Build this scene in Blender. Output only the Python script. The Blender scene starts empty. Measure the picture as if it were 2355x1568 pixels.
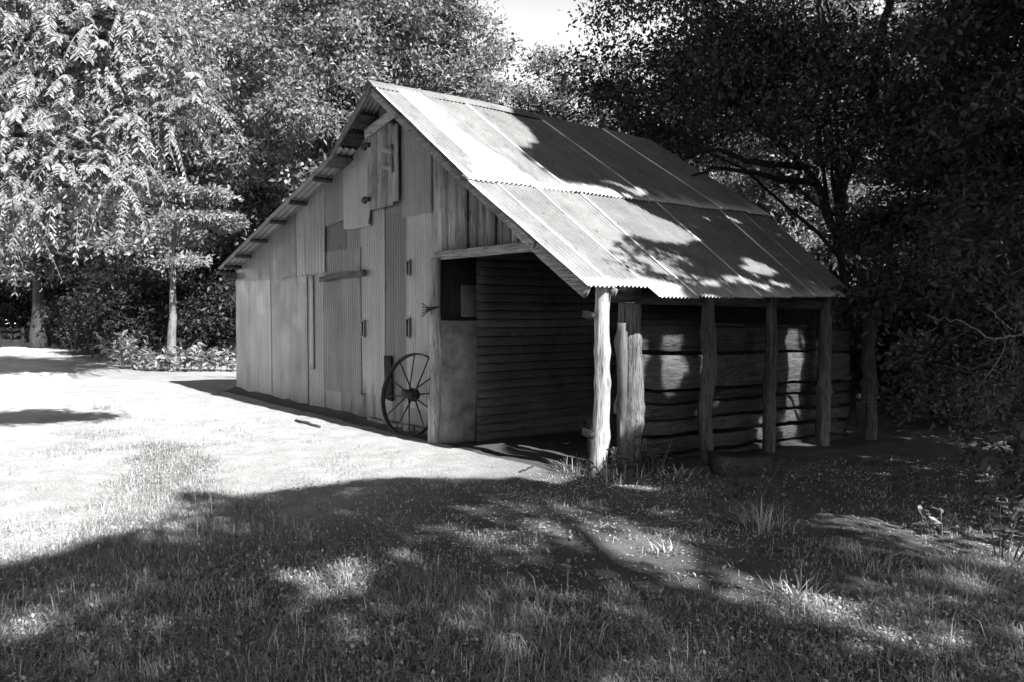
import bpy, math
import numpy as np
from mathutils import Vector
RNG = np.random.default_rng(7)
PI = math.pi
sc = bpy.context.scene
COL = sc.collection

# ------------------------------------------------------------------ camera frame (measured from the photo)
FPX, CX, CY = 1846.87, 1177.0, 784.0          # photo measured at 2354 x 1568
CAM = np.array([5.788, -5.745, 1.6])
yaw, pit, rol = [math.radians(a) for a in (141.282, -1.812, 0.066)]
vv = np.array([math.cos(yaw)*math.cos(pit), math.sin(yaw)*math.cos(pit), math.sin(pit)])
rr = np.array([math.sin(yaw), -math.cos(yaw), 0.0]); uu = np.cross(rr, vv)
rr, uu = rr*math.cos(rol)+uu*math.sin(rol), -rr*math.sin(rol)+uu*math.cos(rol)
def ray(u, v): return vv + rr*(u-CX)/FPX - uu*(v-CY)/FPX
def at(u, v, ax, val):                          # where the sight line meets the plane axis = val
    r = ray(u, v); return CAM + r*(val-CAM[ax])/r[ax]
def dep(u, v, D): return CAM + ray(u, v)*D

# ------------------------------------------------------------------ small numpy helpers
def _h(ix, iy, iz, s):
    n = (ix*374761393 + iy*668265263 + iz*1440662683 + s*974634757) & 0xffffffff
    n = ((n ^ (n >> 13))*1274126177) & 0xffffffff
    return ((n ^ (n >> 16)) & 0xffff)/65535.0
def noise(P, scale=1.0, seed=0):
    P = np.asarray(P, float)*scale; i = np.floor(P).astype(np.int64); f = P-i; f = f*f*(3-2*f)
    out = 0
    for a in (0, 1):
        for b in (0, 1):
            for c in (0, 1):
                w = np.where(a, f[..., 0], 1-f[..., 0])*np.where(b, f[..., 1], 1-f[..., 1])*np.where(c, f[..., 2], 1-f[..., 2])
                out = out + w*_h(i[..., 0]+a, i[..., 1]+b, i[..., 2]+c, seed)
    return out
def fbm(P, scale=1.0, seed=0, oct=3):
    o, a, t = 0, 1.0, 0
    for k in range(oct):
        o = o + a*noise(P, scale*2**k, seed+k); t += a; a *= .5
    return o/t
def xy0(x, y): return np.stack([x, y, 0*x], -1)

def mesh_np(name, V, F, mat, parent=None, smooth=False, tone=None, mats=None, midx=None):
    """V (n,3); F = array or list of arrays of faces with a fixed corner count."""
    if not isinstance(F, (list, tuple)): F = [F]
    F = [np.asarray(f, np.int64) for f in F if len(f)]
    me = bpy.data.meshes.new(name)
    V = np.asarray(V, np.float32)
    me.vertices.add(len(V)); me.vertices.foreach_set('co', V.ravel())
    loops = np.concatenate([f.ravel() for f in F]); cnt = np.concatenate([np.full(len(f), f.shape[1]) for f in F])
    me.loops.add(len(loops)); me.loops.foreach_set('vertex_index', loops.astype(np.int32))
    me.polygons.add(len(cnt)); st = np.concatenate([[0], np.cumsum(cnt)[:-1]])
    me.polygons.foreach_set('loop_start', st.astype(np.int32))
    me.update(calc_edges=True)
    if smooth: me.polygons.foreach_set('use_smooth', np.ones(len(cnt), bool))
    if tone is not None:
        a = me.attributes.new('tone', 'FLOAT', 'POINT'); a.data.foreach_set('value', np.asarray(tone, np.float32).ravel())
    for m in (mats or [mat]): me.materials.append(m)
    if midx is not None: me.polygons.foreach_set('material_index', np.asarray(midx, np.int32))
    me.validate(); me.update()
    o = bpy.data.objects.new(name, me); COL.objects.link(o)
    if parent is not None: o.parent = parent
    return o

class MB:
    """collects pieces into one mesh"""
    def __init__(s): s.V = []; s.Q = []; s.T = []; s.n = 0; s.to = []
    def add(s, V, Q=None, T=None, tone=1.0):
        V = np.asarray(V, float)
        if Q is not None and len(Q): s.Q.append(np.asarray(Q)+s.n)
        if T is not None and len(T): s.T.append(np.asarray(T)+s.n)
        s.V.append(V); s.n += len(V); s.to.append(np.broadcast_to(np.asarray(tone, float), (len(V),)))
        return s
    def box(s, c, half, ax=None, tone=1.0, jit=0.0, seg=1):
        """box with centre c, half sizes, axes (3 unit rows); cut along its longest axis, small bevel by chamfered ring"""
        A = np.eye(3) if ax is None else np.asarray(ax, float)
        h = np.asarray(half, float); k = int(np.argmax(h)); i, j = [q for q in range(3) if q != k]
        if np.dot(np.cross(A[i], A[j]), A[k]) < 0: i, j = j, i
        b = min(h[i], h[j])*.12
        prof = [(-h[i]+b, -h[j]), (h[i]-b, -h[j]), (h[i], -h[j]+b), (h[i], h[j]-b), (h[i]-b, h[j]), (-h[i]+b, h[j]), (-h[i], h[j]-b), (-h[i], -h[j]+b)]
        n = max(seg, 1)+1; V = []
        for q in range(n):
            t = -h[k]+2*h[k]*q/(n-1)
            for (a, d) in prof:
                V.append(np.asarray(c)+A[k]*t+A[i]*a+A[j]*d)
        V = np.array(V)
        if jit: V = V+(np.stack([noise(V, 2.3, e) for e in (1, 2, 3)], -1)-.5)*2*jit+(np.stack([noise(V, 14, e) for e in (1, 2, 3)], -1)-.5)*jit*.7
        Q = []
        for q in range(n-1):
            for e in range(8): Q.append([q*8+e, q*8+(e+1) % 8, (q+1)*8+(e+1) % 8, (q+1)*8+e])
        for base, flip in ((0, True), ((n-1)*8, False)):
            for f in ([0, 1, 2, 3], [0, 3, 4, 7], [4, 5, 6, 7]):
                f = [base+e for e in f]; Q.append(f[::-1] if flip else f)
        return s.add(V, Q, tone=tone)
    def tube(s, P, R, seg=8, rough=0.0, seed=0, caps=True, tone=1.0):
        P = np.asarray(P, float); n = len(P); R = np.broadcast_to(np.asarray(R, float), (n,))
        T = np.gradient(P, axis=0); T /= np.linalg.norm(T, axis=1)[:, None]+1e-9
        ref = np.array([0.31, 0.17, 0.93]) if abs(T[:, 2]).mean() < .8 else np.array([1.0, .1, 0])
        X = np.cross(T, ref); X /= np.linalg.norm(X, axis=1)[:, None]+1e-9; Y = np.cross(T, X)
        a = np.arange(seg)*2*PI/seg
        rad = R[:, None]*np.ones(seg)
        if rough:
            q = np.stack([np.cos(a)[None, :]*np.ones((n, 1))*1.3, np.sin(a)[None, :]*np.ones((n, 1))*1.3, (np.arange(n)*.13)[:, None]*np.ones(seg)], -1)
            rad = rad*(1+rough*2*(fbm(q+seed*3.7, 1.0, seed)-.5))
        V = P[:, None, :]+X[:, None, :]*(np.cos(a)*rad)[..., None]+Y[:, None, :]*(np.sin(a)*rad)[..., None]
        V = V.reshape(-1, 3)
        i = np.arange(n-1)[:, None]*seg; e = np.arange(seg)[None, :]; e2 = (e+1) % seg
        Q = np.stack([i+e, i+e2, i+seg+e2, i+seg+e], -1).reshape(-1, 4)
        Tt = None
        if caps:
            V = np.vstack([V, P[0], P[-1]]); c0, c1 = len(V)-2, len(V)-1
            Tt = [[c0, (k+1) % seg, k] for k in range(seg)]+[[c1, (n-1)*seg+k, (n-1)*seg+(k+1) % seg] for k in range(seg)]
        return s.add(V, Q, Tt, tone=tone)
    def build(s, name, mat, parent=None, smooth=False):
        V = np.vstack(s.V); F = []
        if s.Q: F.append(np.vstack(s.Q))
        if s.T: F.append(np.vstack(s.T))
        return mesh_np(name, V, F, mat, parent, smooth, tone=np.concatenate(s.to))

def tag(o, label=None, cat=None, group=None, kind=None):
    if label: o['label'] = label
    if cat: o['category'] = cat
    if group: o['group'] = group
    if kind: o['kind'] = kind
    return o
def thing(name, label, cat, loc=(0, 0, 0), group=None):
    o = bpy.data.objects.new(name, None); COL.objects.link(o); o.location = [float(q) for q in loc]
    o.empty_display_size = .2
    return tag(o, label, cat, group)
def copy_thing(o, loc, rz, s, label, group=None):
    c = o.copy(); COL.objects.link(c); c.location = [float(q) for q in loc]; c.rotation_euler = (0, 0, rz); c.scale = (s, s, s)
    c['label'] = label
    if group: c['group'] = group
    for ch in list(o.children):
        d = ch.copy(); COL.objects.link(d); d.parent = c
    return c

# ------------------------------------------------------------------ materials (the photograph is black and white: all greys)
def nt(name):
    m = bpy.data.materials.new(name); m.use_nodes = True; t = m.node_tree; t.nodes.clear()
    out = t.nodes.new('ShaderNodeOutputMaterial'); b = t.nodes.new('ShaderNodeBsdfPrincipled')
    t.links.new(b.outputs[0], out.inputs[0]); return m, t, b, out
def N(t, typ, **kw):
    n = t.nodes.new(typ)
    for k, v in kw.items():
        if isinstance(k, str) and hasattr(n, k): setattr(n, k, v)
    return n
def tex(t, scale, detail=4, stretch=(1, 1, 1), rough=.6, coord='Object'):
    tc = N(t, 'ShaderNodeTexCoord'); mp = N(t, 'ShaderNodeMapping'); mp.inputs['Scale'].default_value = stretch
    n = N(t, 'ShaderNodeTexNoise'); n.inputs['Scale'].default_value = scale; n.inputs['Detail'].default_value = detail; n.inputs['Roughness'].default_value = rough
    t.links.new(tc.outputs[coord], mp.inputs[0]); t.links.new(mp.outputs[0], n.inputs['Vector']); return n.outputs[0]
def ramp(t, src, lo, hi, a, b):
    m = N(t, 'ShaderNodeMapRange'); m.inputs[1].default_value = lo; m.inputs[2].default_value = hi; m.inputs[3].default_value = a; m.inputs[4].default_value = b
    t.links.new(src, m.inputs[0]); return m.outputs[0]
def mul(t, a, b, op='MULTIPLY'):
    m = N(t, 'ShaderNodeMath', operation=op)
    for k, q in enumerate((a, b)):
        if isinstance(q, (int, float)): m.inputs[k].default_value = q
        else: t.links.new(q, m.inputs[k])
    return m.outputs[0]
def bump(t, b, src, strength, dist):
    n = N(t, 'ShaderNodeBump'); n.inputs['Strength'].default_value = strength; n.inputs['Distance'].default_value = dist
    t.links.new(src, n.inputs['Height']); t.links.new(n.outputs[0], b.inputs['Normal'])
def tone_attr(t):
    a = N(t, 'ShaderNodeAttribute'); a.attribute_name = 'tone'; return a.outputs['Fac']

def mat_wood(name, base, axis=2, contrast=.6, rough=.85):
    m, t, b, _ = nt(name)
    st = [14.0, 14.0, 14.0]; st[axis] = .9
    g = tex(t, 2.2, 6, st, .7); big = tex(t, 1.6, 3, (1, 1, 1))
    crack = tex(t, 3.0, 5, [q*1.9 for q in st], .6)
    c = mul(t, ramp(t, g, .3, .72, 1-contrast, 1+contrast*.7), ramp(t, big, .3, .7, .72, 1.2))
    c = mul(t, c, ramp(t, crack, .34, .45, .18, 1.0)); c = mul(t, c, base); c = mul(t, c, tone_attr(t))
    t.links.new(c, b.inputs['Base Color']); b.inputs['Roughness'].default_value = rough
    b.inputs['Specular IOR Level'].default_value = .2
    bump(t, b, mul(t, g, crack, 'ADD'), .8, .016); return m
def mat_metal(name, base, metallic=.25, rough=.5, streak=.35, speck=.25, spec=.35):
    m, t, b, _ = nt(name)
    s1 = tex(t, 1.5, 5, (5, 5, .35), .6); s2 = tex(t, 2.2, 4, (1, 1, 1), .6); s3 = tex(t, 55, 2, (1, 1, 1), .5)
    c = mul(t, ramp(t, s1, .28, .75, 1-streak, 1+streak), ramp(t, s2, .3, .7, .84, 1.14))
    c = mul(t, c, ramp(t, s3, .25, .75, 1-speck, 1+speck)); c = mul(t, c, ramp(t, tex(t, 6.5, 3, (1, 1, .6), .7), .66, .74, 1.0, .45)); c = mul(t, c, ramp(t, tex(t, 1.1, 6, (3, 3, .25), .7), .56, .68, 1.0, .72)); c = mul(t, c, base); c = mul(t, c, tone_attr(t))
    t.links.new(c, b.inputs['Base Color']); b.inputs['Metallic'].default_value = metallic
    t.links.new(ramp(t, s2, .3, .7, rough-.1, rough+.15), b.inputs['Roughness'])
    b.inputs['Specular IOR Level'].default_value = spec
    bump(t, b, s2, .25, .02); return m
def mat_leaf(name, base, spread=.5, trans=.3, rough=.5, spec=.35):
    m, t, b, out = nt(name)
    g = N(t, 'ShaderNodeNewGeometry')
    c = mul(t, ramp(t, g.outputs['Random Per Island'], 0, 1, 1-spread, 1+spread), base)
    t.links.new(c, b.inputs['Base Color']); b.inputs['Roughness'].default_value = rough; b.inputs['Specular IOR Level'].default_value = spec
    tr = N(t, 'ShaderNodeBsdfTranslucent'); t.links.new(mul(t, c, .9), tr.inputs[0])
    mx = N(t, 'ShaderNodeMixShader'); mx.inputs[0].default_value = trans
    t.links.new(b.outputs[0], mx.inputs[1]); t.links.new(tr.outputs[0], mx.inputs[2]); t.links.new(mx.outputs[0], out.inputs[0]); return m
def mat_plain(name, base, rough=.7, var=.3, scale=8, metallic=0.0):
    m, t, b, _ = nt(name)
    s = tex(t, scale, 5); c = mul(t, ramp(t, s, .3, .7, 1-var, 1+var), base); c = mul(t, c, tone_attr(t))
    t.links.new(c, b.inputs['Base Color']); b.inputs['Roughness'].default_value = rough; b.inputs['Metallic'].default_value = metallic
    b.inputs['Specular IOR Level'].default_value = .25; bump(t, b, s, .5, .02); return m
def mat_ground(name, base):
    m, t, b, _ = nt(name)
    a = tex(t, 3.0, 6, (1, 1, 1), .65); f = tex(t, 38, 5, (1, 1, 1), .75); p = tex(t, 95, 2, (1, 1, 1), .5)
    c = mul(t, ramp(t, a, .3, .7, .82, 1.15), ramp(t, f, .3, .7, .72, 1.22))
    c = mul(t, c, ramp(t, p, .62, .7, 1.0, 1.35)); c = mul(t, c, base); c = mul(t, c, tone_attr(t))
    t.links.new(c, b.inputs['Base Color']); b.inputs['Roughness'].default_value = .95; b.inputs['Specular IOR Level'].default_value = .1
    bump(t, b, mul(t, f, p, 'ADD'), .8, .02); return m

M = dict(
    ground=mat_ground('ground_soil', 1.0), drive=mat_ground('pale_gravel', 1.0),
    sheet=mat_metal('weathered_sheet', .21, .25, .5, .12, .16), roof=mat_metal('roof_sheet', .25, .0, .8, .14, .14, .08), under=mat_metal('roof_underside', .16, .2, .6),
    wood=mat_wood('grey_wood', .30), woodx=mat_wood('grey_wood_beam', .30, 0), woody=mat_wood('grey_wood_plank', .085, 1, .75), postl=mat_wood('pale_post', .42, 2, .75), post=mat_wood('rough_post', .125, 2, .8),
    dark=mat_wood('dark_clapboard', .085, 1, .1), black=mat_wood('shaded_inner_wood', .03, 2, .4), iron=mat_plain('rusty_iron', .035, .65, .4, 20, .4),  # inner wood near black: its colour stands in for deep shade
    concrete=mat_plain('rough_panel', .17, .9, .55, 4), stone=mat_plain('foundation_stone', .16, .9, .4, 9),
    bark=mat_wood('bark', .07, 2, .6), barkl=mat_wood('pale_bark', .22, 2, .5), barkd=mat_wood('dark_bark', .03, 2, .5), pebble=mat_plain('pebble', .42, .85, .5, 60),
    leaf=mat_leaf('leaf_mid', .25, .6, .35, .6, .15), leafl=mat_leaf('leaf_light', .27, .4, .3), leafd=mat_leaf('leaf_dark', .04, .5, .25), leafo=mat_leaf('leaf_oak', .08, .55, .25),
    leaff=mat_leaf('leaf_feather', .27, .5, .3), leafw=mat_leaf('leaf_weed', .3, .4, .3), grass=mat_leaf('grass_blade', .38, .55, .25, .6, .2), grassl=mat_leaf('grass_pale', .28, .4, .25, .6, .2), litter=mat_leaf('dry_leaf', .25, .6, .1, .8, .1),
)

# ------------------------------------------------------------------ sun frame and the sunlit gaps
SA, SB = -0.04, 0.80                              # sun travels along (-1, SA, -SB)
SUN = np.array([1.0, -SA, SB]); SUN /= np.linalg.norm(SUN)
def sp(P):                                       # position in the plane x = 0 seen along the sun
    P = np.asarray(P, float); return np.stack([P[..., 1]+SA*P[..., 0], P[..., 2]-SB*P[..., 0]], -1)
Y0, Z0, RES = -14.0, -9.0, .03; NY, NZ = 1000, 1000
LIT = np.zeros((NY, NZ), bool)
gy, gz = np.meshgrid(Y0+(np.arange(NY)+.5)*RES, Z0+(np.arange(NZ)+.5)*RES, indexing='ij')
jx = (fbm(xy0(gy, gz), 2.2, 5)-.5)*.5; jz = (fbm(xy0(gy, gz), 2.2, 15)-.5)*.5
def in_poly(px, py, poly):
    c = np.zeros(px.shape, bool); n = len(poly)
    for i in range(n):
        x1, y1 = poly[i]; x2, y2 = poly[(i+1) % n]
        if y1 == y2: continue
        k = ((y1 > py) != (y2 > py)) & (px < (x2-x1)*(py-y1)/(y2-y1)+x1); c ^= k
    return c
def lit_poly(pts3, j=1.0):
    global LIT
    LIT |= in_poly(gy+jx*j, gz+jz*j, [tuple(sp(p)) for p in pts3])
def lit_spot(p, ru, rv, j=1.0):                 # ellipse in the sun plane
    global LIT
    c = sp(p); LIT |= ((gy+jx*j-c[0])/ru)**2+((gz+jz*j-c[1])/rv)**2 < 1
def gz_(x, y): return np.clip(-.008*x, -.06, .3)-.03*np.clip(y, 0, 8)
def gat(u, v):
    p = at(u, v, 2, 0.0)
    for _ in range(3): p = at(u, v, 2, float(gz_(p[0], p[1])))
    return p
RID = (np.array([-4.015, -.364, 4.719]), np.array([-4.015, 5.216, 4.724]))
BRK = (np.array([-1.775, -.364, 3.165]), np.array([-1.775, 5.504, 3.215]))
EAV = (np.array([.205, -.33, 1.885]), np.array([.185, 4.68, 1.87]))
def roofpt(u, v):
    n = np.cross(RID[1]-RID[0], EAV[0]-RID[0]); r = ray(u, v); return CAM+r*np.dot(RID[0]-CAM, n)/np.dot(r, n)
lit_poly([gat(*q) for q in [(-700, 1000), (-700, 1500), (0, 1300), (120, 1275), (330, 1215), (430, 1125), (520, 1140), (660, 1125), (850, 1098), (1180, 1092), (1300, 1110), (1380, 1060), (1240, 1060), (1000, 1000), (700, 900), (390, 860), (0, 845), (-700, 845)]], .7)
lit_poly([roofpt(*q) for q in [(830, 180), (1165, 255), (1240, 330), (1190, 350), (1290, 415), (1420, 440), (1600, 545), (1560, 555), (1430, 543), (1385, 580), (1400, 615), (1560, 660), (1420, 690), (1000, 430)]], .8)
lit_poly([(0, -.11, 1.52), (0, -.11, .27), (0, .11, .27), (0, .11, 1.5)], .15)
lit_poly([(-.2, .46, 1.40), (-.2, .46, .35), (-.2, .90, .30), (-.2, .90, 1.6)], .3)
lit_poly([(-.2, 3.72, 1.38), (-.2, 4.12, 1.34), (-.2, 4.05, .95), (-.2, 3.98, -.1), (-.2, 3.62, -.1), (-.2, 3.70, .7)], .35)
lit_poly([(-.2, 1.2, 1.38), (-.2, 1.52, 1.36), (-.2, 1.5, .8), (-.2, 1.28, .75)], .5)
for (u, v, a, b) in [(1830, 790, .2, .16), (1825, 870, .17, .22), (1825, 960, .2, .18), (1835, 1020, .12, .12), (1545, 780, .2, .07), (1545, 840, .2, .09), (1600, 960, .05, .1), (1750, 1000, .08, .15), (1930, 870, .08, .1), (1480, 950, .1, .06), (1625, 850, .04, .3), (1650, 930, .1, .04)]:
    lit_spot(at(u, v, 0, -.2), a, b, .5)
for (u, v, a, b) in [(690, 1335, .2, .16), (1330, 1240, .16, .5), (1480, 1275, .14, .2), (1780, 1345, .2, .35), (1850, 1370, .14, .2), (1700, 1330, .1, .2), (60, 1430, .18, .12)  , (1440, 1112, .15, .14)]:
    lit_spot(gat(u, v), a*.85, b*.85, 1.7)
for (u, v, a, b) in [(1750, 620, .3, .16), (1545, 625, .25, .12), (1640, 495, .25, .07), (1880, 640, .25, .14), (1700, 645, .35, .1), (1640, 655, .3, .07), (1800, 655, .3, .1), (1450, 440, .5, .05)]:
    lit_spot(roofpt(u, v), a, b, 1.8)
_L = LIT.copy()
for (u, v, a, b) in [(1640, 495, .22, .1), (1450, 470, .5, .08), (1750, 620, .3, .2), (1545, 620, .25, .15), (1870, 640, .25, .2), (1620, 640, .35, .1), (1720, 650, .3, .12), (1500, 590, .2, .12), (1400, 370, .12, .1), (1840, 540, .3, .1), (1700, 430, .15, .12), (1480, 400, .14, .1), (1560, 440, .1, .12), (1330, 330, .1, .1), (1580, 520, .16, .1), (1660, 590, .2, .1), (1800, 600, .2, .1), (1780, 540, .14, .08), (1850, 610, .16, .12), (1560, 590, .14, .1)]:
    lit_spot(roofpt(u, v), a*1.2, b*1.2, 1.4)
for (u, v, a, b) in [(970, 1215, .22, .1), (1250, 1215, .1, .25), (1230, 1165, .2, .2), (1100, 1180, .12, .1), (920, 1240, .1, .1), (1200, 1290, .1, .1), (800, 1170, .12, .08), (480, 1190, .15, .06), (1600, 1195, .12, .1), (2020, 1210, .1, .12), (260, 1470, .12, .08), (1150, 1480, .16, .1), (520, 1530, .1, .08), (2200, 1400, .15, .16), (1980, 1430, .12, .1), (1500, 1450, .1, .1), (850, 1420, .1, .08), (1930, 1190, .2, .12), (1560, 1250, .15, .2), (1480, 1280, .24, .4), (1330, 1245, .22, .5), (1380, 1170, .15, .2), (640, 1250, .12, .1), (380, 1330, .14, .1), (1650, 1480, .14, .1), (1300, 1420, .12, .1), (2120, 1480, .14, .1), (2250, 1105, .1, .12), (2150, 1330, .1, .12)]:
    lit_spot(gat(u, v), a*1.5, b*1.5, 1.0)
SOFT = LIT & ~_L; LIT = _L
FL = (fbm(xy0(gy, gz), 2.6, 55, 2) > .70) | ((fbm(xy0(gy, gz), 2.2, 57, 3) > .65) & (gz < 1.0) & (gy < 0)); FL &= gz < 1.4; FL |= SOFT
def keep(P, surv=.02):
    q = sp(P); i = ((q[:, 0]-Y0)/RES).astype(int); k = ((q[:, 1]-Z0)/RES).astype(int)
    ok = (i >= 0) & (i < NY) & (k >= 0) & (k < NZ)
    lit = np.zeros(len(P), bool); lit[ok] = LIT[i[ok], k[ok]]; fl = np.zeros(len(P), bool); fl[ok] = FL[i[ok], k[ok]]; rn = RNG.random(len(P))
    return np.where(lit, rn < surv, np.where(fl & (surv > 0), rn < .31, True))

# ------------------------------------------------------------------ ground and drive
def ground_h(x, y):
    near = np.exp(-((x-1)**2+(y+2)**2)/400)
    h = gz_(x, y)+near*((fbm(xy0(x, y), 1.3, 3)-.5)*.07+(fbm(xy0(x, y), 6, 4)-.5)*.022)
    # a low bank of earth along the foot of the front wall
    h = h+.09*np.exp(-((y-.06)/.16)**2)*((x > -10.3) & (x < -3.0))*(.6+.8*noise(xy0(x, y), 2, 8))
    return h
def ground_tone(x, y):
    pale = fbm(xy0(x, y), .5, 21)
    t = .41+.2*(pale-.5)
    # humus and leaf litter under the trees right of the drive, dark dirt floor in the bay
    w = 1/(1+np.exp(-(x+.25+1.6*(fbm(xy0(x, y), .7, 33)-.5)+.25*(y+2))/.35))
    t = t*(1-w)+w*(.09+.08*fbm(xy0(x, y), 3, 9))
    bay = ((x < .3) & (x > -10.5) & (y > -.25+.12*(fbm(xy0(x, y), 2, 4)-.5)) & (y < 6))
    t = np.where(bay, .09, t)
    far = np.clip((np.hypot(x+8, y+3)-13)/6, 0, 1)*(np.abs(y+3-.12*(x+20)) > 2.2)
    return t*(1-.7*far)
n = 560; s = np.linspace(-1, 1, n); k = 5.2
gx = -1.5+np.sinh(s*k)/np.sinh(k)*150; gyv = -2.5+np.sinh(s*k)/np.sinh(k)*150
X, Y = np.meshgrid(gx, gyv, indexing='ij'); Z = ground_h(X, Y)
i, j = np.meshgrid(np.arange(n-1), np.arange(n-1), indexing='ij'); a = i*n+j
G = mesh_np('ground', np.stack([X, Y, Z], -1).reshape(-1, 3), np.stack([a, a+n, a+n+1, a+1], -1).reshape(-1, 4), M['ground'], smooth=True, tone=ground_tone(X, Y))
tag(G, 'bare pale dirt and dark leaf litter around the barn', 'ground', kind='structure')
# gravel drive: a ribbon whose right-hand edge was measured, laid just over the ground
ed = np.array([gat(*q)[:2] for q in [(-500, 1700), (-200, 1330), (0, 1180), (150, 1040), (250, 930), (215, 862), (195, 815), (150, 790)]])
ed = np.vstack([ed, [-60, 3]])
tt = np.linspace(0, 1, 260); cum = np.r_[0, np.cumsum(np.linalg.norm(np.diff(ed, axis=0), axis=1))]; cum /= cum[-1]
e2 = np.stack([np.interp(tt**1.6, cum, ed[:, q]) for q in (0, 1)], -1)
for _ in range(6): e2[1:-1] = (e2[:-2]+2*e2[1:-1]+e2[2:])/4
tg = np.gradient(e2, axis=0); tg /= np.linalg.norm(tg, axis=1)[:, None]; nl = np.stack([-tg[:, 1], tg[:, 0]], -1)
if (nl[100] @ np.array([0, -1])) < 0: nl = -nl
wv = np.linspace(0, 1, 34); off = (wv[None, :]*3.6+(fbm(xy0(e2[:, 0], e2[:, 1]), .9, 6)-.5)[:, None]*1.1*(1-wv[None, :]))
P2 = e2[:, None, :]+nl[:, None, :]*off[..., None]
PZ = ground_h(P2[..., 0], P2[..., 1])+np.interp(wv, [0, .05, .16], [-.06, -.02, .013])[None, :]
m1, m2 = P2.shape[:2]; i, j = np.meshgrid(np.arange(m1-1), np.arange(m2-1), indexing='ij'); a = i*m2+j
D = mesh_np('gravel_drive', np.concatenate([P2, PZ[..., None]], -1).reshape(-1, 3), np.stack([a, a+m2, a+m2+1, a+1], -1).reshape(-1, 4), M['drive'], smooth=True,
            tone=(.40+.22*np.clip((off+.9*(fbm(xy0(P2[..., 0], P2[..., 1]), 1.5, 2)-.5))/1.5, 0, 1)))
tag(D, 'white sunlit gravel drive running back into the trees', 'drive', kind='structure')

# ------------------------------------------------------------------ the barn
barn = thing('barn', 'old tin-clad barn with gable front, patched sheet walls and open log bay', 'barn')
def corr(S, T, Pfun, amp, pitch, length, n_t, name, mat, tone=None, dz=0.0, smooth=True):
    """corrugated sheet: S in [s0,s1] across the ribs, T in [t0(s), t1(s)] along the ribs"""
    ns = max(8, int(length/pitch*7)); s = np.linspace(S[0], S[1], ns)
    t0 = np.array([T[0](q) if callable(T[0]) else T[0] for q in s]); t1 = np.array([T[1](q) if callable(T[1]) else T[1] for q in s])
    f = np.linspace(0, 1, n_t)[None, :]
    SS = s[:, None]*np.ones((1, n_t)); TT = t0[:, None]*(1-f)+t1[:, None]*f
    w = np.sin((s-S[0])*2*PI*length/(S[1]-S[0])/pitch)[:, None]*amp*np.ones((1, n_t))+dz
    V = Pfun(SS, TT, w)
    i, j = np.meshgrid(np.arange(ns-1), np.arange(n_t-1), indexing='ij'); a = i*n_t+j
    Q = np.stack([a, a+n_t, a+n_t+1, a+1], -1).reshape(-1, 4)
    tn = tone(SS, TT) if tone is not None else np.ones_like(SS)
    return mesh_np(name, V.reshape(-1, 3), Q, mat, barn, smooth, tone=np.broadcast_to(tn, SS.shape))

def slope(a, b):
    """surface between two lines (ridge side a, eave side b): s = metres along y from the front, t = 0..1 down"""
    nrm = np.cross(b[0]-a[0], a[1]-a[0]); nrm = nrm/np.linalg.norm(nrm); nrm = nrm*np.sign(nrm[2])
    def f(S, T, w):
        S = S[..., None]; T = T[..., None]; s01 = S/5.6
        top = a[0]*(1-s01)+a[1]*s01; bot = b[0]*(1-s01)+b[1]*s01
        P = top*(1-T)+bot*T
        sag = (fbm(np.concatenate([S, T*2, 0*S], -1), .8, 12)-.5)[..., None]*.035
        return P+nrm*(w[..., None] if np.ndim(w) == 2 else w)+nrm*sag
    return f
up_r = slope(RID, BRK); lo_r = slope(BRK, EAV)
useams = np.array([0, .36, .91, 1.48, 2.17, 2.95, 3.72, 4.42, 5.05, 5.6])
lseams = np.array([0, .38, .98, 1.66, 2.36, 3.06, 3.74, 4.4, 5.0, 5.6])
base_u = [1.0, 2.6, 1.45, .92, .9, .8, .82, .86, .8]; base_l = [1.04, .96, 1.06, .92, .86, .9, .8, .86, .8]  # rear sheets toned darker to deepen the shade on that end
rl = np.random.default_rng(3)
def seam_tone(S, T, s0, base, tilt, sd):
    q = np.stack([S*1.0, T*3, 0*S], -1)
    edge = np.exp(-((S-s0-.018)/.022)**2)*(.25+1.5*np.clip(fbm(q, 2.0, sd)*2-.5, 0, 1))  # bright seam stripe: painted highlight where lap edges catch light
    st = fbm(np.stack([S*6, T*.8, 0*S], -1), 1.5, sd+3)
    lap = np.clip((T-(.90+.09*fbm(np.stack([S*9, 0*T, 0*S], -1), 1.3, sd)))/.05, 0, 1)*1.1*tilt  # streak above each lap: unrusted metal with its glint painted in
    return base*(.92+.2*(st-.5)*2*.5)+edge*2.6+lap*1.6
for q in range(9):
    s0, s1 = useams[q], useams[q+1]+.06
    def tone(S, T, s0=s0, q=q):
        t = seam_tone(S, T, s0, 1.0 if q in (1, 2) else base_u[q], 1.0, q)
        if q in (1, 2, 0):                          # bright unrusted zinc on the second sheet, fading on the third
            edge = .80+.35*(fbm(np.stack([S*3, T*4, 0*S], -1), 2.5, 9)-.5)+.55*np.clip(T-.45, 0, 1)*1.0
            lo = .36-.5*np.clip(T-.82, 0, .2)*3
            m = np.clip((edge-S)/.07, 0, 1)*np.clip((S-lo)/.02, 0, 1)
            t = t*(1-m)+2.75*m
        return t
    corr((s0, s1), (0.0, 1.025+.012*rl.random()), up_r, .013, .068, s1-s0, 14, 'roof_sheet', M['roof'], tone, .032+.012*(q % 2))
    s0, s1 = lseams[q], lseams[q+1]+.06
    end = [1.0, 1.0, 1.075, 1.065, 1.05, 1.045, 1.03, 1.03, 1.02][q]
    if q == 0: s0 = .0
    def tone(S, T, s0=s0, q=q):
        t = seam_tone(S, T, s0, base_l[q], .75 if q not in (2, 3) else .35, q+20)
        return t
    corr((s0, s1), (-.04, end), lo_r, .013, .068, s1-s0, 14, 'roof_sheet', M['roof'], tone, .0+.010*(q % 2))
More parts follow.
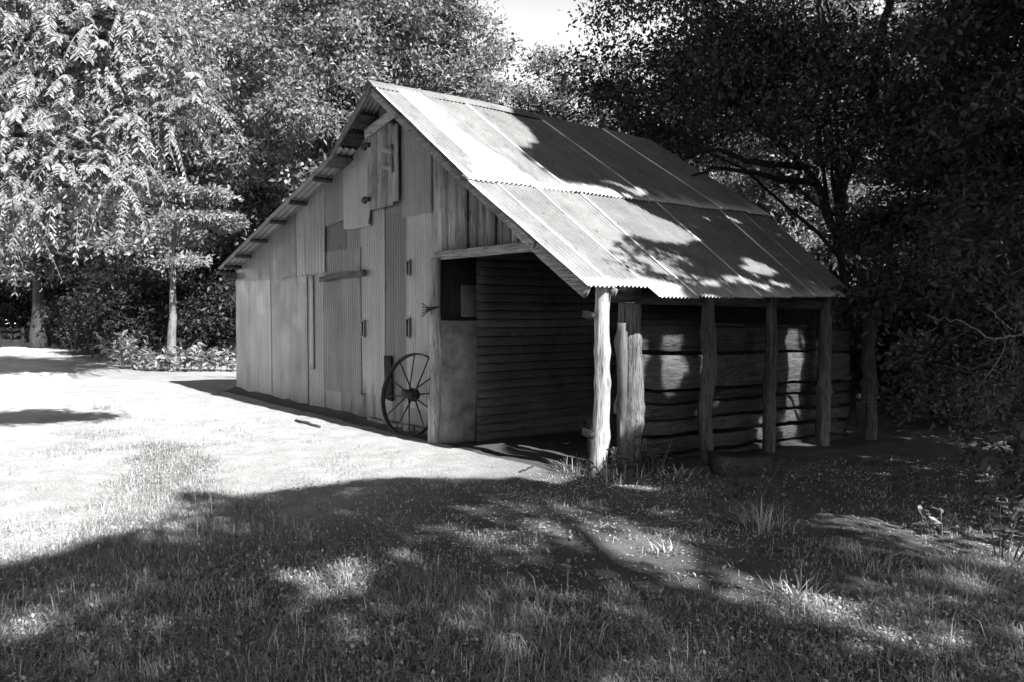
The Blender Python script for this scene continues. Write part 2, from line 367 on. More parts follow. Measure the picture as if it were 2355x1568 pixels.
# left slopes
LBR = (np.array([-5.214, -.364, 3.964]), np.array([-5.214, 5.3, 3.964])); LEV = (np.array([-10.24, -.364, 2.5]), np.array([-10.24, 5.3, 2.5]))
up_l = slope(RID, LBR); lo_l = slope(LBR, LEV)
for q in range(8):
    s0, s1 = q*.7, min((q+1)*.7+.06, 5.6)
    corr((s0, s1), (0, 1.03), up_l, .010, .068, s1-s0, 8, 'roof_sheet', M['roof'], None, .03+.01*(q % 2))
    corr((s0, s1), (-.05, 1.0), lo_l, .014, .10, s1-s0, 12, 'roof_sheet', M['roof'], None, .0+.01*(q % 2))
# ridge cap
rc = MB(); yy = np.linspace(-.40, 5.24, 40)
prof = [(-.16, -.055), (-.08, .012), (-.015, .062), (.015, .062), (.08, .012), (.17, -.065)]
V = np.array([[-4.015+px, y, 4.73+pz+.02*math.sin(y*1.1)-.012*y*(y > 4)+.01*(noise(np.array([[0, y, 1.]]), 2)[0]-.5)] for y in yy for px, pz in prof])
Q = [[a*6+b, a*6+b+1, (a+1)*6+b+1, (a+1)*6+b] for a in range(39) for b in range(5)]
rc.add(V, Q, tone=.8); rc.build('ridge_cap', M['roof'], barn, True)

def zroof(x, under=.03):
    x = np.asarray(x, float)
    z = np.where(x > -1.775, 3.165+(x+1.775)*(1.885-3.165)/1.96, np.where(x > -4.015, 4.719+(x+4.015)*(3.165-4.719)/2.24,
        np.where(x > -5.214, 4.719+(x+4.015)*(4.719-3.964)/1.199, 3.964+(x+5.214)*(3.964-2.5)/5.026)))
    return z-under
# front wall: patched corrugated sheets; x0, x1, bottom z (at x0, x1), top z (None = up to the roof), tone, rib height, pitch, stand-off
wx2 = lambda u: float(at(u, 570, 1, -.12)[0])
fr = [  # lower left big sheets
    (-10.16, -9.35, .10, .12, 2.32, 2.30, .92, .0009, .2, .020), (-9.42, -8.35, .12, .13, 2.33, 2.30, 1.04, .0009, .2, .026), (-8.42, -7.45, .13, .12, 2.31, 2.29, .95, .0009, .2, .020), (-7.52, -6.80, .12, .12, 2.31, 2.28, .86, .0009, .2, .026),
    (-6.80, -6.20, .10, .10, 2.4, 2.4, .92, .005, .09, .014),
    (-6.22, -5.52, .40, .43, 2.6, 2.6, .64, .0035, .068, .020), (-5.56, -4.93, .44, .42, 2.6, 2.6, .70, .0035, .068, .027), (-4.97, -4.22, .46, .45, 3.25, 3.25, 1.08, .005, .068, .020),
    (-4.25, -3.62, .46, .42, 3.25, 3.25, .66, .006, .068, .014), (-3.66, -2.99, .36, .34, 3.05, 3.05, 1.12, .0065, .068, .022),
    # kick sheets along the foot
    (-6.30, -5.50, .06, .08, .50, .52, .80, .0009, .2, .006), (-5.52, -4.85, .08, .10, .52, .52, .74, .0009, .2, .011), (-4.87, -4.05, .10, .12, .54, .54, .86, .0009, .2, .006), (-4.08, -2.99, .12, .12, .52, .50, .82, .0009, .2, .003),
    # upper sheets
    (-10.16, -9.5, 2.26, 2.26, None, None, .85, .0009, .2, .008), (-9.58, -8.30, 2.24, 2.24, None, None, .78, .0009, .2, .036), (-8.36, -7.2, 2.22, 2.25, None, None, .70, .0009, .2, .044), (-7.25, -6.10, 2.25, 2.28, None, None, .93, .005, .12, .036),
    (-6.14, -5.44, 2.30, 2.30, 3.2, 3.2, .52, .003, .068, .012), (-5.50, -4.9, 2.15, 2.15, 3.1, 3.1, .66, .0035, .068, .008), (-6.30, -5.40, 2.98, 3.06, None, None, .72, .0035, .068, .030),
    (-5.45, -4.58, 2.90, 2.88, None, None, 1.05, .0009, .2, .044), (-4.62, -3.62, 3.0, 3.0, None, None, .78, .0009, .2, .012), (-3.75, -3.00, 2.93, 2.93, None, None, .92, .006, .068, .034), (-3.05, -2.5, 2.35, 2.35, None, None, .9, .0009, .2, .018)]
def P_front(S, T, w):
    return np.stack([S+.006*(noise(np.stack([S, T, S*0], -1), 2)-.5), -w-.018*(fbm(np.stack([S, T, 0*S], -1), 1.1, 4)-.5)*2*.8, T], -1)
for q, (x0, x1, b0, b1, t0, t1, tn, amp, pitch, so) in enumerate(fr):
    bot = lambda x, b0=b0, b1=b1, x0=x0, x1=x1: b0+(b1-b0)*(x-x0)/(x1-x0)+.006*math.sin(9*x)
    top = (lambda x: float(zroof(x, .045))) if t0 is None else (lambda x, t0=t0, t1=t1, x0=x0, x1=x1: min(t0+(t1-t0)*(x-x0)/(x1-x0), float(zroof(x, .045))))
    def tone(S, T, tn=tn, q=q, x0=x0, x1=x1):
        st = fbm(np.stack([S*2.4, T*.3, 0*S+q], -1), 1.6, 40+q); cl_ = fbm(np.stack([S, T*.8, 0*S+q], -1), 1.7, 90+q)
        edge = np.clip(1-np.abs(S-x0)/.03, 0, 1)*.6+np.clip(1-np.abs(S-x1)/.028, 0, 1)*.6  # dark sheet edges paint the thin shadow along each lap
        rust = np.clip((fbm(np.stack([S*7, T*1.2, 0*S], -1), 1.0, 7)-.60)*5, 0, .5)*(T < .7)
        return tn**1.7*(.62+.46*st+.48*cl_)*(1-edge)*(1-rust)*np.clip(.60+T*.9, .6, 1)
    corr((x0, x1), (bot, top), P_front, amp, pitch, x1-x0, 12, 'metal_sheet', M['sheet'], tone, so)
# peeled flap on the pale upper sheet
MB().add([[-4.70, -.052, 2.92], [-4.60, -.085, 2.90], [-4.56, -.06, 3.14], [-4.66, -.05, 3.16]], [[0, 1, 2, 3]], tone=1.1).build('metal_flap', M['sheet'], barn)
# vertical boards over the open bay
xb = list(np.interp([998, 1035, 1072, 1090, 1112, 1140, 1158, 1172, 1185, 1196, 1207, 1218, 1229, 1241, 1254], [998, 1254], [wx2(998), wx2(1254)]))
xb = [wx2(u) for u in [998, 1031, 1055, 1075, 1100, 1118, 1140, 1158, 1178, 1192, 1204, 1215, 1227, 1240, 1255]]
for q in range(len(xb)-1):
    x0, x1 = xb[q]+.006, xb[q+1]-.006; um = 998+257*(q+.5)/(len(xb)-1); z0 = float(at(um, 581-(um-998)*.098, 1, -.12)[2])+.012*rl.random(); y = -.11-.012*(q % 3)
    zt = [float(zroof(x, .03)) for x in (x0, x1)]
    V = np.array([[x, yy_, z] for yy_ in (y, y+.022) for (x, z) in ((x0, z0), (x1, z0), (x1, zt[1]), (x0, zt[0]))])
    MB().add(V, [[0, 1, 2, 3], [7, 6, 5, 4], [0, 4, 5, 1], [1, 5, 6, 2], [2, 6, 7, 3], [3, 7, 4, 0]], tone=[1.0, 1.05, .8, .62, .75, .7, .6, .55, 1.1, .9, .7, 1.15, .95, .9][q]).build('gable_board', M['wood'], barn)
def beam(name, p, q, w, h, mat, tone=1.0, jit=.006, up=(0, 0, 1), seg=14):
    p, q = np.asarray(p, float), np.asarray(q, float); d = q-p; L = np.linalg.norm(d); d /= L
    u_ = np.asarray(up, float); s_ = np.cross(d, u_); s_ /= np.linalg.norm(s_); u2 = np.cross(s_, d)
    return MB().box((p+q)/2, (L/2, w/2, h/2), [d, s_, u2], tone, jit, seg).build(name, mat, barn)
beam('header_beam', at(1003, 590, 1, -.18), at(1262, 564, 1, -.18), .07, .105, M['woodx'], 1.0, .003)
hb = barn.children[-1]
# loft door: boards, hinges, hasp
ld = MB()
for q in range(6):
    x0, x1 = -4.60+q*.145, -4.60+(q+1)*.145-.008
    ld.box(((x0+x1)/2, -.085-.004*(q % 2), 3.67), ((x1-x0)/2, .011, (.565 if q < 5 else .52)), None, [1.0, .75, 1.1, .7, .9, 1.05][q], .004, 8)
door = ld.build('loft_door', M['wood'], barn)
def sub(mb, name, mat): return mb.build(name, mat, door)
for z in (4.03, 3.26): sub(MB().box((-4.60, -.115, z), (.10, .022, .028), None, 1, .006, 3).box((-4.66, -.10, z), (.03, .018, .05)), 'hinge', M['iron'])
lt = MB()
for z in (3.86, 3.63): lt.box((-3.98, -.112, z), (.15, .008, .035), [[.97, 0, -.25], [0, 1, 0], [.25, 0, .97]], 1, .003, 4)
lt.box((-3.86, -.118, 3.74), (.015, .012, .19), None, .6); sub(lt, 'latch', M['wood'])
beam('trim_board', (-4.62, -.115, 4.20), (-3.72, -.115, 4.36), .03, .13, M['woodx'], 1.2)
beam('door_bar', at(735, 643, 1, -.09), at(838, 628, 1, -.09), .05, .085, M['woodx'], .35, .02)
# plain edge batten and slots with hasps on the big doors
beam('batten', (-6.62, -.032, .72), (-6.62, -.032, 2.25), .014, .13, M['sheet'], 1.1, .002, (1, 0, 0))
for (u, v, h) in [(834, 757, .24), (937, 755, .26), (938, 617, .2)]:
    p = at(u, v, 1, -.05)
    fm = MB()
    for dx, dz, a, b in ((-.04, 0, .009, h/2), (.04, 0, .009, h/2), (0, h/2, .049, .009), (0, -h/2, .049, .009)): fm.box(p+np.array([dx, 0, dz]), (a, .008, b), None, .9, .003, 3)
    f = fm.build('hasp_frame', M['sheet'], barn)
    MB().box(p+np.array([0, .004, 0]), (.026, .006, h/2-.015)).build('slot', M['black'], f)
# rotted hole low in the dark sheet
hp = at(895, 868, 1, -.034); MB().box(hp, (.10, .012, .30), None, .25, .02, 6).build('dark_board', M['dark'], barn)
# foundation stones peeping out under the sheets
for q in range(14):
    x = -4.6+q*.13+.04*rl.random(); a = rl.random(6)
    MB().box((x, -.03+.03*a[0], .075+.02*a[1]), (.05+.04*a[2], .05+.03*a[3], .035+.02*a[4]), None, .7+.6*a[5], .03, 4).build('foundation_stone', M['stone'], barn)
# closed sides
def P_left(S, T, w): return np.stack([-10.16-w, S, T], -1)
for q in range(6): corr((.0+q*.87, (q+1)*.87+.05), (.05, 2.42), P_left, .008, .068, .92, 4, 'metal_sheet', M['sheet'], None, .01+.008*(q % 2))
def P_back(S, T, w): return np.stack([S, 5.05+w-np.clip(S+1.775, 0, 3)*.3, T], -1)
for q in range(11):
    x0, x1 = -10.1+q*.91, -10.1+(q+1)*.91+.04; corr((x0, x1), (.0, lambda x: float(zroof(x, .06))), P_back, .008, .068, .95, 4, 'metal_sheet', M['sheet'], None, .01+.008*(q % 2))
MB().box((-5.7, 4.95, 1.25), (4.4, .02, 1.25)).build('dark_backing', M['black'], barn)  # black backing added so the bay reads as deep shade
MB().box((-.98, 4.66, .95), (.84, .02, .97), [[.963, -.27, 0], [.27, .963, 0], [0, 0, 1]]).build('dark_backing', M['black'], barn)
# left eave: plate log ends under the corner
beam('wall_plate', (-10.2, -.22, 2.36), (-10.2, 5.1, 2.36), .12, .14, M['woody'], 1.0, .01)
beam('wall_plate', (-10.36, -.30, 2.43), (-10.36, 5.1, 2.43), .16, .05, M['woody'], 1.3, .008)
# purlins, seen under the left overhang
for (x, w, h, tn, dz) in [(-4.50, .26, .035, .5, 0), (-4.82, .26, .035, .5, 0), (-5.28, .34, .035, 1.0, 0), (-5.87, .09, .05, .6, .0), (-6.77, .09, .05, .6, .0), (-7.60, .09, .05, .6, .0), (-8.48, .09, .05, .6, .0), (-9.28, .09, .05, .6, .0), (-9.88, .09, .05, .6, .0)]:
    z = float(zroof(x, .075)); sl = .63 if x > -5.1 else .29; d = np.array([1, 0, sl]); d /= np.linalg.norm(d); n_ = np.array([-d[2], 0, d[0]])
    MB().box((x, 2.35, z-h/2+.03), (w/2, 2.68, h/2), [d, [0, 1, 0], n_], tn, .004, 20).build('purlin', M['woody'], barn)
for x in (-3.4, -2.6, -1.7, -.9, -.15):
    z = float(zroof(x, .095)); d = np.array([1, 0, -.67]); d /= np.linalg.norm(d)
    MB().box((x, 2.45, z), (.045, 2.3, .03), [d, [0, 1, 0], [.557, 0, .83]], .8, .004, 16).build('purlin', M['woody'], barn)
# rake boards under the right-hand slope and the rafter tail
def rake(name, x0, x1, dy0, dy1, drop, h, w, tn, seg=20):
    p = np.array([x0, dy0, float(zroof(x0, drop))]); q = np.array([x1, dy1, float(zroof(x1, drop))]); return beam(name, p, q, w, h, M['woodx'], tn, .006, (0, 0, 1), seg)
rake('rake_board', -4.02, -1.80, -.33, -.33, .075, .09, .03, .85); rake('rake_board', -1.80, -.60, -.33, -.32, .07, .085, .03, .8)
rake('rafter', -.95, .14, -.29, -.28, .09, .13, .045, 1.0); rake('rafter', -.1, .20, .05, .05, .06, .09, .04, .7, 5)
rake('rake_board', -4.02, -5.22, -.34, -.34, .03, .03, .02, .6)
# bay: inner walls
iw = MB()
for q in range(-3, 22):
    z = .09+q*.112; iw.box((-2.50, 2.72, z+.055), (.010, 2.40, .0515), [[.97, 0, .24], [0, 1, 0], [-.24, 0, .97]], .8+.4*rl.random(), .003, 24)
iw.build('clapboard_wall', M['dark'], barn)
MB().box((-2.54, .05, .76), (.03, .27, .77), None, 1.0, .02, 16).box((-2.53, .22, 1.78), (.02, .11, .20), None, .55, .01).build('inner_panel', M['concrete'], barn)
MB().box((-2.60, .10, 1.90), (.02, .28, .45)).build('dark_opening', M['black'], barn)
# door post with hook
def log(name, base, top, r0, r1, mat, seed, rough=.22, tone=1.0, n=34, seg=22, knots=2, parent=barn):
    base, top = np.asarray(base, float), np.asarray(top, float); t = np.linspace(0, 1, n)[:, None]
    P = base*(1-t)+top*t; P[:, :2] += (np.stack([fbm(np.stack([t[:, 0]*3, 0*t[:, 0]+seed, 0*t[:, 0]+e], -1), 1, seed) for e in (1, 5)], -1)-.5)*.10*np.sin(PI*np.clip(t*1.1, 0, 1))
    R = r0*(1-t[:, 0])+r1*t[:, 0]
    for k in range(knots):
        c = .2+.65*_h(np.array(k), np.array(seed), np.array(3), 2); R = R*(1+.16*np.exp(-((t[:, 0]-c)/.035)**2))
    m = MB().tube(P, R, seg, rough, seed, True, tone)
    V = m.V[0]; ang = np.arctan2(V[:, 1]-base[1], V[:, 0]-base[0])
    gr = (noise(np.stack([np.cos(ang)*7, np.sin(ang)*7, V[:, 2]*.8+seed], -1), 1.0, 9)-.5)*.014
    V[:-2, 0] += np.cos(ang[:-2])*gr[:-2]; V[:-2, 1] += np.sin(ang[:-2])*gr[:-2]
    return m.build(name, mat, parent, True)
dp = log('door_post', (-2.60, -.27, -.06), (-2.58, -.25, 2.30), .075, .065, M['wood'], 3, .16, 1.15)
hk = at(990, 712, 1, -.33); g = MB()
for q in range(5): g.tube([hk+np.array([.10, .06, .03]), hk+np.array([-.02, -.02, .01*q-.02]), hk+np.array([-.12, -.05, .04*q-.09])], .008, 5)
g.build('hook', M['iron'], dp)
cp = log('corner_post', (0.0, .0, -.08), (.05, .03, 1.90), .080, .076, M['postl'], 11, .2, 1.0, 40, 26, 3)
for z, tn in ((1.60, 1), (.42, 1)):
    MB().box((-.03, -.10, z), (.085, .010, .036), [[.98, -.1, -.15], [.1, .99, 0], [.15, 0, .98]], 1, .004, 5).box((.03, -.125, z-.01), (.05, .02, .02)).build('hinge', M['iron'], cp)
# side posts and the log wall of the bay
log('log_post', (-.27, .73, -.05), (-.24, .75, 1.95), .155, .115, M['post'], 5, .25, 1.25, 44, 28, 3)
MB().box((-.13, .50, .72), (.028, .05, .80), None, 1.2, .004, 8).build('gate_stile', M['post'], barn)
for (y, sd, r, lean, tn) in [(1.74, 7, .088, .0, .9), (2.98, 8, .078, .02, .75), (4.22, 9, .088, .10, .9), (5.45, 12, .11, .02, .6)]:
    log('log_post', (.02, y, -.26), (.03-lean*.3, y+lean, 1.84), r*.95, r*.82, M['post'], sd, .26, tn, 40, 22, 3)
rows = [(1.16, .29, .75), (.745, .385, 1.05), (.585, .135, .6), (.40, .165, .55), (.21, .165, .8), (.0, .17, .6), (-.2, .17, .5)]
for (z, h, tn) in rows:
    sag = -.022+.012*(rl.random()-.5)
    MB().box((-.24+.025*(rl.random()-.5), 2.98, z+h/2), (.04, 2.32, h/2-.004-.006*rl.random()), [[1, 0, 0], [0, 1, sag], [0, -sag, 1]], tn*(.8+.4*rl.random()), .026, 46).build('wall_plank', M['woody'], barn)
MB().box((-.23, 3.05, 1.475), (.03, 2.2, .02), [[1, 0, 0], [0, 1, -.022], [0, .022, 1]], .5, .006, 20).build('wall_plank', M['woody'], barn)
MB().box((-.28, .36, .2), (.03, .2, .34), None, .35, .012, 5).build('gate_panel', M['woody'], barn)
beam('eave_beam', (-.04, .1, 1.80), (-.04, 4.75, 1.74), .09, .13, M['woody'], .8, .01)

# ------------------------------------------------------------------ iron wheel leaning on the front wall
whc = at(947, 906, 1, -.24); wheel = thing('iron_wheel', 'rusty spoked iron wagon wheel leaning against the tin front wall', 'wheel', (whc[0], whc[1], float(ground_h(whc[0], whc[1]))))
wl = np.array(wheel.location); th = math.radians(13); ln = math.radians(12)
wr = np.array([math.cos(th), math.sin(th), 0]); wu = np.array([-math.sin(th)*math.sin(ln), math.cos(th)*math.sin(ln), math.cos(ln)]); wn = np.cross(wr, wu); wn = wn*np.sign(wn @ (CAM-whc))
c0 = whc-wl; RW = .545
a = np.linspace(0, 2*PI, 73)[:-1]
V = np.array([c0+(wr*math.cos(q)+wu*math.sin(q))*r_+wn*d_ for q in a for (r_, d_) in ((RW, -.034), (RW, .034), (RW-.014, .036), (RW-.02, 0), (RW-.014, -.036))])
Q = [[q*5+e, q*5+(e+1) % 5, ((q+1) % 72)*5+(e+1) % 5, ((q+1) % 72)*5+e] for q in range(72) for e in range(5)]
MB().add(V, Q).build('rim', M['iron'], wheel, True)
MB().tube([c0-wn*.10, c0-wn*.06, c0+wn*.02, c0+wn*.03, c0+wn*.16, c0+wn*.165], [.055, .085, .085, .06, .05, .03], 16).build('hub', M['iron'], wheel, True)
for q in range(12):
    an = q*2*PI/12+.12; d = wr*math.cos(an)+wu*math.sin(an)
    MB().tube([c0+d*.06+wn*(.05 if q % 2 else -.03), c0+d*(RW-.02)], [.012, .008], 6).build('spoke', M['iron'], wheel, True)
# stone block by the log wall, coloured dark in place of shade, and sticks
blk = MB().box((0, 0, .12), (.30, .17, .13), None, 1, .02, 8); b_ = blk.build('timber_block', M['iron']); p = gat(1700, 1088); b_.location = (p[0], p[1], p[2]-.03); b_.rotation_euler = (0, 0, math.radians(52))
tag(b_, 'squared stone block lying in front of the log wall between two posts', 'stone')
b_.name = 'stone_block'
for (u0, v0, u1, v1, r_, lab) in [(680, 971, 735, 982, .022, 'crooked stick on the sunlit dirt before the tin wall'), (1195, 1082, 1225, 1072, .012, 'curled twig on the sunlit dirt near the grass tuft'), (1630, 1160, 1712, 1222, .012, 'thin straight stick poking up beside the long grass tuft'), (1750, 1268, 1800, 1271, .014, 'short dark stick lying in the shade of the leaf litter'), (1300, 1185, 1215, 1210, .008, 'pale thin stem lying across the dappled litter')]:
    p, q = gat(u0, v0), gat(u1, v1); t = np.linspace(0, 1, 7)[:, None]; P = p*(1-t)+q*t; P[:, 2] = ground_h(P[:, 0], P[:, 1])+r_*.8; P[1:-1] += (RNG.random((5, 3))-.5)*.02
    o = MB().tube(P-p, r_, 6, .2, 3).build('stick', M['bark']); o.location = p; tag(o, lab, 'stick', 'sticks and twigs on the ground')
# timber fence far along the drive
f0, f1 = gat(-60, 800), gat(108, 797); fence = thing('rail_fence', 'low dark timber fence with a taller end post beside the drive end', 'fence', f0)
dv = f1-f0
for q in range(4): MB().box(dv*q/3+np.array([0, 0, .35]), (.07, .07, .45), None, 1, .02, 3).build('post', M['barkd'], fence)
for z in (.25, .5, .72): fb = MB().box(dv/2+np.array([0, 0, z]), (np.linalg.norm(dv)/2, .03, .05), [dv/np.linalg.norm(dv), np.cross([0, 0, 1], dv/np.linalg.norm(dv)), [0, 0, 1]], 1, .02, 10).build('rail', M['barkd'], fence)
MB().tube([dv+np.array([.1, 0, -.1]), dv+np.array([.1, 0, 1.35]), dv+np.array([.05, 0, 1.5])], [.14, .13, .08], 10, .2, 4).build('end_post', M['barkl'], fence, True)

# ------------------------------------------------------------------ foliage
def rand_dirs(n, rng): d = rng.normal(size=(n, 3)); return d/np.linalg.norm(d, axis=1)[:, None]
def leaf_quads(P, L, W, rng, out=None, droop=.25, up=.5):
    """one folded quad (kite) per leaf at P"""
    n = len(P); d = rand_dirs(n, rng)
    if out is not None: d = d+out*.8
    d[:, 2] -= droop; d /= np.linalg.norm(d, axis=1)[:, None]
    nn = rand_dirs(n, rng)+np.array([0, 0, up]); s = np.cross(d, nn); s /= np.linalg.norm(s, axis=1)[:, None]+1e-9
    nn = np.cross(s, d)
    L = L*(.6+.7*rng.random(n))[:, None]; W = W*(.6+.7*rng.random(n))[:, None]
    mid = P+d*L*.45
    V = np.stack([P, mid+s*W*.5+nn*W*.15, P+d*L-nn*L*.12, mid-s*W*.5+nn*W*.15], 1).reshape(-1, 3)
    return V, np.arange(n*4).reshape(n, 4)
def leaf_hi(P, L, W, rng, out=None, droop=.25, up=.5):
    V, Q = leaf_quads(P, L, W, rng, out, droop, up); n = len(P); V = V.reshape(n, 4, 3)
    a, l, t, r_ = [V[:, k] for k in range(4)]; m = (a+t)/2; c = m+(m-(l+r_)/2)*.5
    V = np.stack([a, a*.62+l*.5-m*.12, l*.75+t*.28-m*.03, t, t*.28+r_*.75-m*.03, a*.62+r_*.5-m*.12], 1).reshape(-1, 3)
    o = np.arange(n)[:, None]*6; return V, np.concatenate([o+np.array([[0, 1, 2, 3]]), o+np.array([[0, 3, 4, 5]])])
def bez(p, q, c, n): t = np.linspace(0, 1, n)[:, None]; return p*(1-t)**2+2*c*t*(1-t)+q*t*t
def make_tree(name, label, cat, base, blobs, nclump, per, leaf, mat_l, mat_b, r0=.2, seed=1, clump=.55, flat=.65, nlimb=9, carve=False, trunk_top=None, split=.35, extra=(), group=None, droop=.25, lean=(0, 0), bias=.45, bark_seg=9, hi=False, fills=()):
    rng = np.random.default_rng(seed); base = np.asarray(base, float)
    C = np.array([b[0] for b in blobs], float); Rr = np.array([b[1] for b in blobs], float); w = Rr.prod(1)**.8; w /= w.sum()
    k = rng.choice(len(blobs), nclump, p=w); d = rand_dirs(nclump, rng); rad = rng.random(nclump)**bias
    cl = C[k]+d*rad[:, None]*Rr[k]; cl[:, 2] = np.maximum(cl[:, 2], base[2]+.25)
    for (ya, yb, za, zb, xa, xb_, m) in fills:       # twigs placed where the photo's shade falls, spread along the sun's line
        f = rng.random((m, 3)); x = xa+(xb_-xa)*f[:, 0]; y = ya+(yb-ya)*f[:, 1]-SA*x; z = za+(zb-za)*f[:, 2]+SB*x
        cl = np.vstack([cl, np.stack([x, y, z], -1)])
    nclump = len(cl)
    top = np.asarray(trunk_top if trunk_top is not None else np.average(C, axis=0, weights=w)+np.array([0, 0, .3]), float)
    mb = MB(); t = np.linspace(0, 1, 12)[:, None]
    tr = bez(base-np.array([0, 0, .15]), top, base*.55+top*.45+np.array([lean[0], lean[1], 0]), 12); tr[1:-1] += (rng.random((10, 3))-.5)*r0*.6
    mb.tube(tr-base, r0*(1.15-.95*t[:, 0])*(1+.35*np.exp(-t[:, 0]*16)), bark_seg, .2, seed)
    nodes = [tr[5:]]; nr = [r0*(1.15-.95*t[5:, 0])]
    for q in range(nlimb):
        g = cl[rng.integers(nclump)]; f = split+(1-split)*.85*rng.random(); s = np.array([np.interp(f, t[:, 0], tr[:, e]) for e in range(3)])
        cpt = s*.5+g*.5+np.array([0, 0, .12*np.linalg.norm(g-s)])+(rng.random(3)-.5)*.6
        lp = bez(s, g, cpt, 9); lp[1:-1] += (rng.random((7, 3))-.5)*.14; rr_ = r0*(1.1-.9*f)*.7*np.linspace(1, .16, 9)
        if carve and (~keep(bez(lp[0], lp[-1], lp[4]*2-(lp[0]+lp[-1])/2, 40), 0)).mean() > .12: continue
        mb.tube(lp-base, rr_, 7, .15, q); nodes.append(lp[2:]); nr.append(rr_[2:])
    for (pl, ra, rb) in extra:
        pl = np.asarray(pl, float); m = len(pl)*4; tt_ = np.linspace(0, len(pl)-1, m)
        lp = np.stack([np.interp(tt_, np.arange(len(pl)), pl[:, e]) for e in range(3)], -1); lp[1:-1] = (lp[:-2]+lp[1:-1]*2+lp[2:])/4
        lp[1:-1] += (rng.random((m-2, 3))-.5)*.05
        mb.tube(lp-base, np.linspace(ra, rb, m), 8, .2, 3); nodes.append(lp); nr.append(np.linspace(ra, rb, m))
    nd = np.vstack(nodes); nrr = np.concatenate(nr)
    if carve: cl_keep = keep(cl, .25)
    LP = []; OUT = []
    for q in range(nclump):
        i_ = np.argmin(((nd-cl[q])**2).sum(1)+rng.random()*.1); s = nd[i_]; g = cl[q]
        if carve and not cl_keep[q]: continue
        cpt = (s+g)/2+np.array([0, 0, .1])+(rng.random(3)-.5)*.3; tp = bez(s, g, cpt, 6 if carve else 5)
        if not carve or keep(np.linspace(tp[0], tp[-1], 16), .0).all(): mb.tube(tp-base, np.linspace(min(nrr[i_]*.6, .012 if carve else .022), .004, len(tp)), 4, caps=False)
        m = int(per*(.5+rng.random())); cs = clump*(.7+.6*rng.random())
        o = rng.normal(size=(m, 3))*np.array([cs, cs, cs*flat])*.6; LP.append(g+o); OUT.append(o/(np.linalg.norm(o, axis=1)[:, None]+1e-6))
    LP = np.vstack(LP); OUT = np.vstack(OUT)
    ok = LP[:, 2] > base[2]+.03; LP, OUT = LP[ok], OUT[ok]
    V, Q = (leaf_hi if hi else leaf_quads)(LP, leaf[0], leaf[1], rng, OUT, droop)
    if carve:
        nv = 6 if hi else 4; c4 = V.reshape(-1, nv, 3); ok = keep(c4.mean(1)) & keep(c4[:, 3 if hi else 2], .0 if not hi else .3) & keep(c4[:, 0], .0 if not hi else .3)
        V = c4[ok].reshape(-1, 3); nl_ = int(ok.sum()); Q = np.arange(nl_*4).reshape(nl_, 4) if not hi else np.concatenate([np.arange(nl_)[:, None]*6+np.array([[0, 1, 2, 3]]), np.arange(nl_)[:, None]*6+np.array([[0, 3, 4, 5]])])
    root = thing(name, label, cat, base, group)
    mb.build('trunk', mat_b, root, True); mesh_np('crown', V-base, Q, mat_l, root)
    return root
G0 = lambda x, y: (x, y, float(gz_(np.array(x), np.array(y))))
BG = 'trees of the wood behind the barn'
# woods behind: two prototypes, then copies
bp = dep(820, 745, 26); b0 = np.array(G0(bp[0], bp[1]))
def blob(c, r): return (b0+np.array(c), np.array(r))
TA = make_tree('broadleaf_tree', 'tall pale-leaved tree rising straight behind the barn ridge front end', 'tree', b0, [blob((0, 0, 6.5), (3.6, 3.6, 3.6)), blob((1, .5, 10.5), (3.2, 3, 3)), blob((-1.2, -.4, 9.5), (3, 3.2, 3.2)), blob((.3, 0, 3.4), (3.0, 3.0, 1.9))], 140, 400, (.19, .085), M['leaf'], M['bark'], .24, 21, .66, .5, 14, group=BG)
bp = dep(1090, 745, 27); b0 = np.array(G0(bp[0], bp[1]))
TB = make_tree('broadleaf_tree', 'pale tree with a pointed crown side, beside the open sky gap', 'tree', b0, [blob((0, 0, 5.6), (3.0, 3.0, 3.2)), blob((-.8, -.8, 9.8), (2.5, 2.5, 3.0)), blob((1.0, .9, 7.0), (2.0, 2.0, 2.2)), blob((0, 0, 2.8), (2.8, 2.8, 1.6))], 120, 400, (.19, .085), M['leaf'], M['bark'], .2, 22, .60, .5, 12, group=BG)
